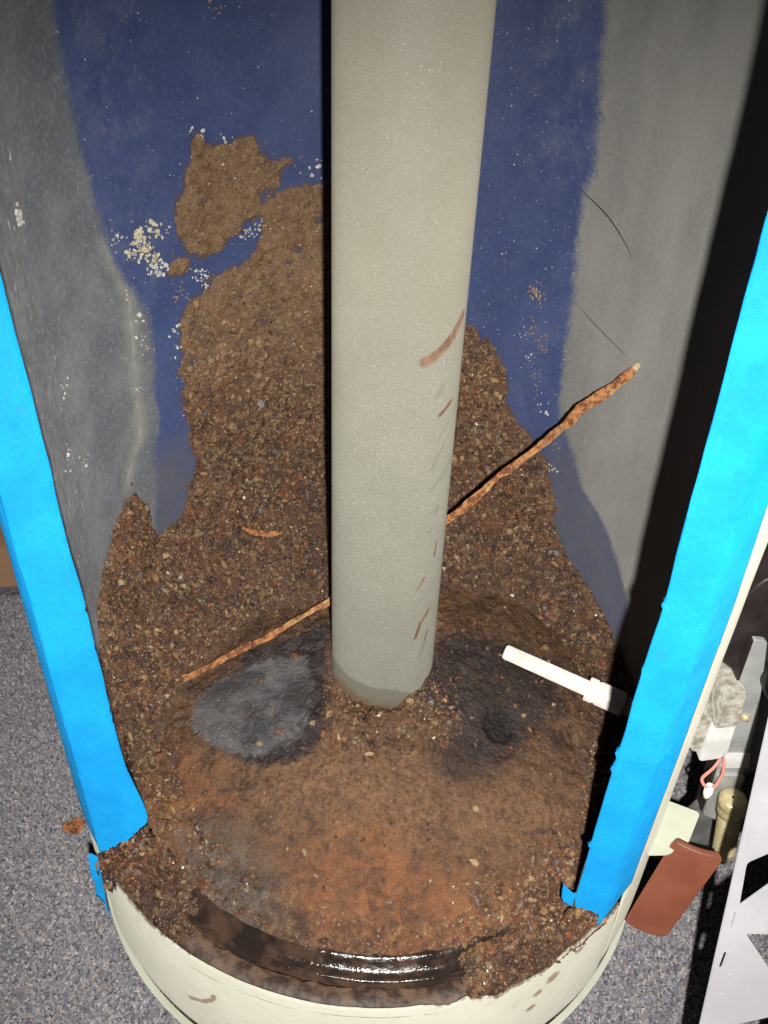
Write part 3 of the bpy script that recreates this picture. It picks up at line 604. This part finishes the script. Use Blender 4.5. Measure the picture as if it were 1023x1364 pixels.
front = sstep(-47, -50.5, ad) * sstep(-150, -146.5, ad)
rmax = .2072 + (.2252 - .2072) * front; Rr = .0365 + S * (rmax - .0365)
Xb = Rr * np.cos(A); Yb = Rr * np.sin(A); Zb = bed_z(Xb, Yb)
atr = {k: poly_sd(Xb, Yb, v) for k, v in REG.items()}; atr['dome'] = sstep(.180, .160, Rr + (fbm(np.stack([Xb, Yb, 0 * Xb], -1) * 40, 3) - .5) * .02) * sstep(.010, .002, height(Xb, Yb) - zdome(Rr)); atr['orange'] = np.maximum(atr.pop('ora'), atr.pop('orb'))
bed = grid('sediment_bed', np.stack([Xb, Yb, Zb], -1), M['bed'], closed_u=True, attrs=atr, flip=False)
tag(bed, 'rusty brown sediment covering the domed tank bottom around the pipe', 'sediment', kind='stuff')

# crust caked on the back wall
td = np.linspace(-5, 200, 460); zz = np.arange(.12, .535, .0017); T, Z = np.meshgrid(td, zz, indexing='ij')
sd = crust_sd(T, Z); Q = np.stack([T * K, Z, 0 * T], -1)
def crust_thick(T, Z, sd):
    Q = np.stack([T * K, Z, 0 * T], -1)
    body = .0028 + .009 * sstep(.42, .22, Z) * sstep(0, .03, sd)
    return -.0016 + sstep(-.001, .0035, sd) * (body + (fbm(Q * 45, 3) - .5) * .008 * sstep(.0, .012, sd) + (np.abs(fbm(Q * 95 + 31, 3, .55) - .5) * 2 - .25) * -.006 * sstep(0, .008, sd) + (fbm(Q * 230, 3, .6) - .5) * .0052 + .0022)
th_ = crust_thick(T, Z, sd); rr = RW - th_
P = np.stack([rr * np.cos(np.radians(T)), rr * np.sin(np.radians(T)), Z], -1)
crust = grid('wall_crust', P, M['crust'], keep=th_ > -.0012, flip=True, attrs=dict(tanz=sstep(.28, .43, Z) * sstep(70, 90, T)))
tag(crust, 'coarse brown scale crust caked up the blue tank wall behind the pipe', 'scale crust', kind='stuff')

# loose grains and flakes
t_ = (1 + 5 ** .5) / 2
ICO = np.array([(-1, t_, 0), (1, t_, 0), (-1, -t_, 0), (1, -t_, 0), (0, -1, t_), (0, 1, t_), (0, -1, -t_), (0, 1, -t_), (t_, 0, -1), (t_, 0, 1), (-t_, 0, -1), (-t_, 0, 1)]) / math.hypot(1, t_)
ICF = np.array([(0, 11, 5), (0, 5, 1), (0, 1, 7), (0, 7, 10), (0, 10, 11), (1, 5, 9), (5, 11, 4), (11, 10, 2), (10, 7, 6), (7, 1, 8), (3, 9, 4), (3, 4, 2), (3, 2, 6), (3, 6, 8), (3, 8, 9), (4, 9, 5), (2, 4, 11), (6, 2, 10), (8, 6, 7), (9, 8, 1)])
def randrot(n):
    q = rng.normal(size=(n, 4)); q /= np.linalg.norm(q, axis=1)[:, None]; w_, x, y, z = q.T
    return np.stack([np.stack([1 - 2 * (y * y + z * z), 2 * (x * y - z * w_), 2 * (x * z + y * w_)], -1), np.stack([2 * (x * y + z * w_), 1 - 2 * (x * x + z * z), 2 * (y * z - x * w_)], -1), np.stack([2 * (x * z - y * w_), 2 * (y * z + x * w_), 1 - 2 * (x * x + y * y)], -1)], 1)
PAL = np.array([(.055, .026, .015), (.115, .058, .03), (.23, .135, .058), (.026, .014, .010), (.17, .056, .02), (.30, .22, .12), (.15, .145, .145), (.62, .56, .45)])
def grains(name, C, size, cols, parent, flat=(.95, .75, .45), mat='grain', rnd=.42):
    if parent is not None:
        f1, f2, f3 = fbm(C * 24 + 4, 4, .6), fbm(C * 55 + 9, 3), fbm(C * 20 + 30, 4, .6); L = lambda a, b, k: np.array(a) * (1 - k[:, None]) + np.array(b) * k[:, None]
        b = L((.036, .020, .014), (.115, .062, .034), sstep(.36, .60, f1)); b = b + (np.array((.16, .056, .022)) - b) * (.75 * sstep(.50, .64, f2))[:, None]; b = b + (np.array((.23, .15, .072)) - b) * (.75 * sstep(.52, .66, f3))[:, None]
        lum = cols.mean(1); pale = (lum > .3)[:, None]
        size = size * np.where(pale[:, 0], .55, 1.0)
        cols = np.where(pale, cols, cols * rnd * (.4 + 1.2 * f1)[:, None] + b * (1 - rnd) * rng.uniform(.7, 1.35, (len(C), 1)))
    n = len(C); sh = ICO[None] * rng.uniform(.55, 1.35, (n, 12, 1)) * np.array(flat)[None, None]
    sh = sh * (size[:, None, None] * rng.uniform(.75, 1.3, (n, 1, 3)))
    V = np.einsum('nij,nkj->nki', randrot(n), sh) + C[:, None]
    Fc = (ICF[None] + (np.arange(n) * 12)[:, None, None]).reshape(-1, 3)
    o = mesh_np(name, V.reshape(-1, 3), Fc, M[mat], parent, False, None, np.repeat(cols, 12, 0))
    return tag(o, kind='stuff')
def colour(n, p): c = PAL[rng.choice(8, n, p=p)]; return c * rng.uniform(.7, 1.35, (n, 1))
def gsize(n, med=.0010): return np.clip(med * np.exp(rng.normal(0, .5, n)), .0003, .0034)
# on the crust
N = 30000; a = rng.uniform(3, 184, N); z = rng.uniform(.14, .525, N); sdv = crust_sd(a, z); k = sdv > .0005; a, z, sdv = a[k], z[k], sdv[k]
r = RW - crust_thick(a, z, sdv) + .0004 - .0009 * sstep(.30, .42, z); C = np.stack([r * np.cos(np.radians(a)), r * np.sin(np.radians(a)), z], 1); n = len(C)
cc = colour(n, [.27, .27, .13, .15, .07, .06, .03, .02]); up = sstep(.27, .42, z)[:, None]; cc = cc * (1 - up) + up * (cc * 1.1 + np.array([.085, .052, .026]))
grains('scale_grains', C, gsize(n, .00095) * (1 - .22 * up[:, 0]), cc, crust)
# on the pile and dome
N = 40000; rr = np.sqrt(rng.uniform(.038 ** 2, .2255 ** 2, N)); a = rng.uniform(-180, 180, N); x = rr * np.cos(np.radians(a)); y = rr * np.sin(np.radians(a))
isf = (a > -144) & (a < -50); spv = spill(a)
keep = np.where(isf, (rr < .1945) | (spv > .45), rr < .2065)
pile = height(x, y) - zdome(rr); lim = np.where((a > -118) & (a < -76), .189, .165); dens = np.where(pile > .004, 1.0, np.where((rr < lim), .85, .9)); dens = np.where((rr > .185) & isf, 1.0, dens)
col_ = (rr < .088) & (np.abs(x - .005) < .05) & (y < -.02); dens = np.where(col_, 1.0, dens); dens = dens * np.where(poly_sd(x, y, REG['grayp']) > 0, .6, 1) * np.where(poly_sd(x, y, REG['hole']) > -.002, .03, 1) * np.where(poly_sd(x, y, REG['darkr']) > .003, .5, 1) * np.where(poly_sd(x, y, REG['grayf']) > 0, .6, 1)
dens = np.where(((a < -118) | (a > -76)) & (rr > .165) & (y < 0), np.maximum(dens, .8), dens)
keep &= rng.uniform(size=N) < dens; x, y, rr, a, pile = x[keep], y[keep], rr[keep], a[keep], pile[keep]
C = np.stack([x, y, bed_z(x, y) - .0003], 1); n = len(C); cc = colour(n, [.30, .28, .10, .17, .07, .04, .025, .015])
dkm = np.maximum(poly_sd(x, y, REG['darkl']), poly_sd(x, y, REG['darkr'])) > 0; cc[dkm] = colour(dkm.sum(), [.18, .1, .05, .5, .02, .03, .09, .03]) * .8
sz = gsize(n, .00092) * np.where((pile < .004) & (rr < lim[keep]) & ~col_[keep], .46, 1.0) * np.where(rr > .188, 1.25, 1)
grains('sediment_grains', C, sz, cc, bed)

# crumbs thinning out round the crust's edge
N = 9000; a = rng.uniform(30, 175, N); z = rng.uniform(.17, .54, N); sdv = crust_sd(a, z); k = (sdv < .0008) & (rng.uniform(size=N) < np.exp((sdv - .0008) / .0035)); a, z = a[k], z[k]; n = len(a)
C = np.stack([(RW - .0002) * np.cos(np.radians(a)), (RW - .0002) * np.sin(np.radians(a)), z], 1)
grains('edge_crumbs', C, gsize(n, .00065), colour(n, [.2, .26, .22, .08, .08, .1, .03, .03]), crust)
# larger thin flakes and clods lying on crust, pile and floor
def flakes(name, C, size, cols, parent, flat): return grains(name, C, size, cols, parent, flat, 'grain', .8)
N = 6000; a = rng.uniform(3, 184, N); z = rng.uniform(.15, .52, N); sdv = crust_sd(a, z); k = sdv > .003; a, z, sdv = a[k], z[k], sdv[k]
r = RW - crust_thick(a, z, sdv) - .0002; C = np.stack([r * np.cos(np.radians(a)), r * np.sin(np.radians(a)), z], 1); n = len(C)
flakes('scale_flakes', C, np.clip(.0021 * np.exp(rng.normal(0, .42, n)), .0009, .0046) * (1 - .4 * sstep(.36, .44, z)), np.where((z + rng.normal(0, .05, n) > .37)[:, None], np.array([.20, .128, .064]) * rng.uniform(.6, 1.4, (n, 1)), colour(n, [.20, .22, .24, .04, .09, .13, .05, .03])), crust, (1.0, .85, .36))
N = 8000; rr = np.sqrt(rng.uniform(.042 ** 2, .2235 ** 2, N)); a = rng.uniform(-180, 180, N); x = rr * np.cos(np.radians(a)); y = rr * np.sin(np.radians(a))
isf = (a > -144) & (a < -50); pile = height(x, y) - zdome(rr)
k = np.where(isf, (rr < .186) | (spill(a) > .5), rr < .204) & (rng.uniform(size=N) < np.where((pile > .003) | (rr > .188), 1.0, np.where((rr < .085) & (y < -.02) & (np.abs(x - .005) < .05), .8, np.where(rr < np.where((a > -118) & (a < -76), .190, .165), .06, .7)))) & ((poly_sd(x, y, REG['grayp']) < .004) | (rng.uniform(size=N) < .5)) & (poly_sd(x, y, REG['hole']) < -.003)
x, y, rr = x[k], y[k], rr[k]; C = np.stack([x, y, bed_z(x, y) + .0004], 1); n = len(C)
flakes('sediment_flakes', C, np.clip(.0020 * np.exp(rng.normal(0, .35, n)), .001, .0040), colour(n, [.26, .25, .17, .10, .09, .07, .04, .02]), bed, (1.0, .85, .36))
n = 1500; u = rng.uniform(0, 1, n); zc = .118 + rng.uniform(0, 1, n) * np.interp(u, [0, .4, 1], [.066, .05, .032]); C = np.stack([-.152 - .036 * u, -.1375 - .003 * rng.uniform(0, 1, n), zc], 1)
flakes('corner_scale', C, np.clip(.0021 * np.exp(rng.normal(0, .3, n)), .001, .004), colour(n, [.30, .28, .12, .12, .08, .05, .03, .02]), bed, (1., .8, .5))
n = 700; u = rng.uniform(0, 1, n); C = np.stack([.114 + .020 * u, -.174 - .004 * rng.uniform(0, 1, n), .118 + .026 * rng.uniform(0, 1, n)], 1)
flakes('corner_scale', C, np.clip(.0019 * np.exp(rng.normal(0, .3, n)), .001, .0036), colour(n, [.30, .28, .12, .12, .08, .05, .03, .02]), bed, (1., .8, .5))

# pale mineral lumps on the lining
LUMPS = [(144.0, .4681, 9, .0022), (143.6, .4573, 10, .002), (140.4, .467, 7, .0022), (146.4, .4578, 8, .0016), (141.2, .4469, 9, .002), (144.5, .463, 14, .0015), (142.5, .455, 14, .0014), (141, .44, 10, .0014), (149.6, .4692, 8, .0013), (139.8, .4372, 8, .0017), (175.5, .5144, 4, .0028), (147.3, .4103, 3, .0018), (147.4, .3961, 3, .0014), (138.4, .3896, 4, .0016), (138.5, .3714, 3, .0016), (137.4, .3573, 3, .0013), (137.4, .4642, 3, .0013), (119.4, .4479, 12, .0012), (116.9, .4521, 10, .0012), (123.0, .513, 6, .0011), (128.8, .5193, 4, .0018), (104.9, .4927, 4, .0018), (103.9, .478, 6, .0013), (129.4, .4211, 12, .001), (131.9, .4263, 12, .0011), (135.9, .4161, 10, .001), (124.1, .5928, 3, .0012), (123.5, .5947, 2, .0012), (56.8, .4114, 9, .0013), (55.7, .4063, 8, .0013), (56.6, .3836, 6, .0010), (53.8, .3737, 9, .001), (52.7, .3652, 7, .001), (53.0, .3414, 5, .0010), (49.3, .315, 4, .0016), (46.0, .2875, 4, .0009), (45.4, .2622, 5, .0011), (55, .352, 6, .0008), (57, .372, 6, .0007), (149, .43, 3, .0012), (146, .384, 4, .001), (150, .36, 4, .0009), (143, .44, 6, .001), (172, .40, 4, .001), (176, .36, 5, .0011), (170, .345, 4, .0012)]
C = []; sz = []; cc = []
for i, (a, z, n, s_) in enumerate(LUMPS):
    n = n * 2
    aa = a + rng.normal(0, .9, n); z_ = z + rng.normal(0, .0034, n); r = RW - .0002
    C.append(np.stack([r * np.cos(np.radians(aa)), r * np.sin(np.radians(aa)), z_], 1)); sz.append(s_ * rng.uniform(.25, 1.1, n))
    tn = (.30, .20, .10) if 25 <= i <= 33 else ((.50, .45, .31) if i < 7 else (.50, .49, .45)); cc.append(np.array(tn) * rng.uniform(.6, 1.2, (n, 1)))
N = 420; a = np.concatenate([rng.uniform(100, 158, N // 2), rng.uniform(47, 72, N // 2)]); z = rng.uniform(.27, .62, N); k = crust_sd(a, z) < -.001; a, z = a[k], z[k]
C.append(np.stack([RW * np.cos(np.radians(a)), RW * np.sin(np.radians(a)), z], 1)); sz.append(rng.uniform(.0003, .0007, len(a))); cc.append(np.array((.42, .40, .36)) * rng.uniform(.5, 1.2, (len(a), 1)))
lump = grains('mineral_specks', np.concatenate(C), np.concatenate(sz), np.concatenate(cc), None, (1, .9, .7))
tag(lump, 'pale mineral specks and lumps stuck to the blue lining', 'mineral deposit', kind='stuff')

# ------------------------------------------------------------------ loose things inside the tank
rod = empty('anode_rod', 'thin rusted anode rod leaning across the tank behind the pipe', 'rod')
kn = np.array([(.1788, .099, .384), (.1520, .092, .3612), (.1255, .085, .339), (.0838, .075, .3016), (.0513, .066, .2727), (.0, .056, .236), (-.0457, .045, .203), (-.0981, .025, .180), (-.1524, .004, .163)])
tt = np.linspace(0, len(kn) - 1, 230); pts = np.stack([np.interp(tt, np.arange(len(kn)), kn[:, i]) for i in range(3)], 1)
for _ in range(30): pts[1:-1] = (pts[:-2] + 2 * pts[1:-1] + pts[2:]) / 4
w1 = fbm(np.stack([tt * 2.3, 0 * tt, 0 * tt], 1), 4) - .5; w2 = fbm(np.stack([tt * 2.7, 0 * tt + 8, 0 * tt], 1), 4) - .5
pts = pts + np.stack([0 * w1, w1 * .004, w2 * .006], 1)
rad = (.0025 + .0011 * sstep(3.4, .5, tt) * sstep(0, .3, tt)) * (.72 + .62 * fbm(np.stack([tt * 3.3, 0 * tt + 3, 0 * tt], 1), 5, .65)) * np.where(tt > 4.8, .95, 1)
tube('rod_core', pts, rad, M['rod'], rod, 20, True, 1.3, 95.)
simple('pale_end', (.42, .33, .18), (.5, .42, .26), .8, 0, 90, 400, .4)
tube('rod_tip', [pts[0] + (pts[0] - pts[6]) / np.linalg.norm(pts[0] - pts[6]) * q for q in (-.001, .004, .0075)], [.0022, .0018, .0008], M['pale_end'], rod, 14, True, 1.4, 500.)

dt = empty('plastic_tube', 'short white plastic tube poking through the tank side above the rust', 'tube')
A0 = np.array([.0962, .0145, .1815]); A1 = np.array([.2005, -.0375, .166]); ax = (A1 - A0) / np.linalg.norm(A1 - A0); Ld = np.linalg.norm(A1 - A0)
def along(name, prof, mat, parent, ns=28):
    a = np.cross(ax, (0, 0, 1)); a /= np.linalg.norm(a); b = np.cross(a, ax); an = np.arange(ns) * 2 * PI / ns
    P = np.array([[A0 + ax * d + rr * (math.cos(q) * a + math.sin(q) * b) for q in an] for d, rr in prof])
    o = grid(name, P, mat, parent, closed_v=True); return o
along('tube_body', [(.03, .0035), (.0, .0038), (-.0002, .0046), (.0004, .0054), (.002, .0058), (.05, .0060), (.072, .0061)], M['used_plastic'], dt)
along('tube_collar', [(.0675, .0055), (.0675, .0088), (.0685, .0094), (.074, .0094), (.0746, .0086), (.0758, .0086), (.0764, .0093), (.096, .0093), (.0968, .0086), (.0968, .004)], M['used_plastic'], dt)
along('tube_nipple', [(.0962, .003), (.0962, .0068), (Ld + .012, .0068), (Ld + .012, .003)], M['tan_plastic'], dt)

def flake(name, c, L, wd, th, rotz, label, curl=.002, seed=0):
    u, v = np.meshgrid(np.linspace(-1, 1, 26), np.linspace(-1, 1, 9), indexing='ij')
    wob = fbm(np.stack([u * 3 + seed, v * 0, 0 * u], -1), 3); ww = wd * (1 - np.abs(u) ** 2.2) * (.5 + wob) + .0002
    x = u * L; y = v * ww; z = curl * (u ** 2) + (fbm(np.stack([u * 4, v * 3, 0 * u + seed], -1), 3) - .5) * .004 + th
    cr, sr = math.cos(rotz), math.sin(rotz)
    P = np.stack([c[0] + x * cr - y * sr, c[1] + x * sr + y * cr, c[2] + z], -1)
    o = grid(name, P, M['rod']); o.modifiers.new('s', 'SOLIDIFY').thickness = .0012
    return tag(o, label, 'flake')
fz = float(bed_z(np.array([-.098]), np.array([.119]))[0])
flake('rust_flake', (-.098, .119, fz + .0005), .017, .003, .001, -.18, 'curled rust flake lying on the sediment pile behind the pipe', .003, 1)
flake('rust_flake', (-.2565, -.019, .0042), .009, .007, .0005, .5, 'brown rust flake on the carpet beside the blue tape', .001, 5)

# ------------------------------------------------------------------ gas valve outside the jacket
gv = empty('gas_valve', 'grey metal gas valve with brass fitting and wires beside the jacket', 'gas valve')
YV = -.09
EX, EY = (1, 0, 0), (0, 0, 1)
def vplate(name, pts, y, th, mat, rad=.002, bev=.0004): return plate(name, rounded([(p[0], p[1]) for p in pts], rad), [], th, (0, y, 0), EX, EY, mat, gv, bev)
vplate('mounting_plate', [(.2206, .3021), (.229, .3008), (.2434, .2322), (.2521, .1593), (.2547, .1091), (.2345, .1262), (.2300, .1931), (.2216, .2685)], YV, .003, M['zinc'])
vplate('plate_edge', [(.2190, .3021), (.2203, .3021), (.2212, .2685), (.2294, .1931), (.2338, .1262), (.2322, .1262), (.2272, .1931), (.2196, .2685)], YV + .004, .012, M['black_plastic'], .0004, .0001)
vplate('cast_body', [(.2115, .2640), (.2225, .2650), (.2262, .2330), (.2135, .2300)], -.084, .030, M['alu'], .003, .0015)
vplate('cast_flange', [(.2060, .2330), (.2125, .2350), (.2150, .2020), (.2095, .1960), (.2040, .2040)], -.080, .024, M['alu'], .003, .0012)
vplate('cast_boss', [(.2140, .2310), (.2275, .2330), (.2300, .2000), (.2270, .1930), (.2140, .1900)], -.082, .026, M['cast_clean'], .0025, .001)
vplate('plate_step', [(.2330, .1930), (.2490, .1930), (.2510, .1790), (.2325, .1790)], -.0918, .003, M['cast_clean'], .001, .0004)
vplate('plate_foot', [(.2325, .1700), (.2515, .1700), (.2545, .1120), (.2335, .1250)], -.0918, .003, M['zinc'], .002, .0006)
vplate('thermostat_body', [(.2085, .2800), (.2069, .3211), (.2171, .3453), (.262, .36), (.275, .30), (.252, .262), (.2246, .266)], -.066, .036, M['black_plastic'], .008, .002)
vplate('valve_block', [(.232, .247), (.262, .247), (.266, .17), (.2535, .165), (.2445, .23)], -.072, .03, M['dark_steel'], .002, .0006)
def axial(name, P0, P1, prof, mat, parent, ns=24):
    P0 = np.array(P0); P1 = np.array(P1); ax = (P1 - P0) / np.linalg.norm(P1 - P0); a = np.cross(ax, (0, 1, 0)); a /= np.linalg.norm(a); b = np.cross(a, ax); an = np.arange(ns) * 2 * PI / ns; L = np.linalg.norm(P1 - P0)
    P = np.array([[P0 + ax * d * L + rr * (math.cos(q) * a + math.sin(q) * b) for q in an] for d, rr in prof]); return grid(name, P, mat, parent, closed_v=True)
pr = [(0, .001), (0, .0080), (.03, .0096), (.10, .0096), (.13, .0088), (.15, .0096), (.22, .0096), (.26, .0070)]
for i in range(10): d = .28 + i * .056; pr += [(d, .0058), (d + .018, .0082), (d + .026, .0082), (d + .046, .0058)]
pr += [(.86, .0072), (.93, .0052), (1.0, .0035), (1.0, .0005)]
axial('brass_fitting', (.2425, -.104, .160), (.2525, -.108, .088), pr, M['brass'], gv)
axial('control_knob', (.246, -.085, .272), (.252, -.112, .262), [(0, .001), (0, .013), (.5, .0135), (.9, .0125), (1, .011), (1, .0005)], M['black_plastic'], gv)
axial('screw', (.2352, -.0905, .2305), (.2355, -.0945, .2300), [(0, .0005), (0, .003), (.6, .003), (1, .0018), (1, .0002)], M['brass'], gv)
vplate('gas_pipe_bracket', [(.2330, .1250), (.2449, .1180), (.2549, .0644), (.2470, .0600), (.2336, .0791), (.2270, .11)], -.083, .004, M['dark_steel'])
for k, q in enumerate([[(.229, -.094, .190), (.224, -.098, .184), (.2165, -.100, .176), (.221, -.100, .168), (.2262, -.099, .163)], [(.2315, -.094, .190), (.2318, -.099, .180), (.2290, -.101, .170), (.2270, -.099, .163)]]):
    q = np.array(q); tt = np.linspace(0, len(q) - 1, 40); pp = np.stack([np.interp(tt, np.arange(len(q)), q[:, i]) for i in range(3)], 1)
    for _ in range(14): pp[1:-1] = (pp[:-2] + 2 * pp[1:-1] + pp[2:]) / 4
    tube('wire', pp, .0011, M['pink_wire'], gv, 8)
axial('wire_connector', (.2262, -.099, .166), (.2272, -.098, .152), [(0, .0005), (0, .0028), (.5, .0032), (1, .0026), (1, .0003)], M['white_plastic'], gv, 10)
axial('gas_line', (.258, -.07, .20), (.262, -.072, .0), [(0, .0005), (0, .007), (1, .007), (1, .0005)], M['dark_steel'], gv)

# ------------------------------------------------------------------ white cut-out sheet metal panel leaning beside the valve
P1 = np.array([.1761, -.2478, .15]); E1 = np.array([.0302, .0936, .15]); E1 /= np.linalg.norm(E1)
sx = np.array([1., 0, 0]); sx = sx - E1 * (sx @ E1); sx /= np.linalg.norm(sx)
H = [[(.005, .099), (.0063, .0722), (.022, .0888), (.062, .131), (.058, .134)], [(.0132, .0579), (.0316, .0393), (.046, .0250), (.050, .028), (.050, .060), (.046, .0622)], [(.012, -.004), (.018, .0027), (.0381, .0108), (.046, .0125), (.048, -.05), (.014, -.05)],
     [(.0022, .0345), (.0052, .0352), (.0064, .0450), (.0036, .0456)], [(.0036, .0590), (.0056, .0598), (.0064, .0695), (.0046, .0700)]]
H = [rounded(h, .0025 if i < 3 else .0008, 4) for i, h in enumerate(H)]
lowz = -.15 / E1[2]
pan = plate('metal_panel', rounded([(0, lowz), (.12, lowz - .12 * sx[2] / E1[2]), (.12, .24), (.0, .26)], .004), H, .0016, P1, sx, E1, M['panel'], None, .0003)
co = np.array([v.co[:] for v in pan.data.vertices]); uu = (co - P1) @ sx
at = pan.data.attributes.new('edge', 'FLOAT', 'POINT'); at.data.foreach_set('value', np.where(uu < .002, 0.0, .01) + np.clip((co[:, 2] - .165) * .2, 0, .01).astype(np.float32))
tag(pan, 'white sheet metal panel with triangular cut-outs leaning beside the gas valve', 'metal panel')
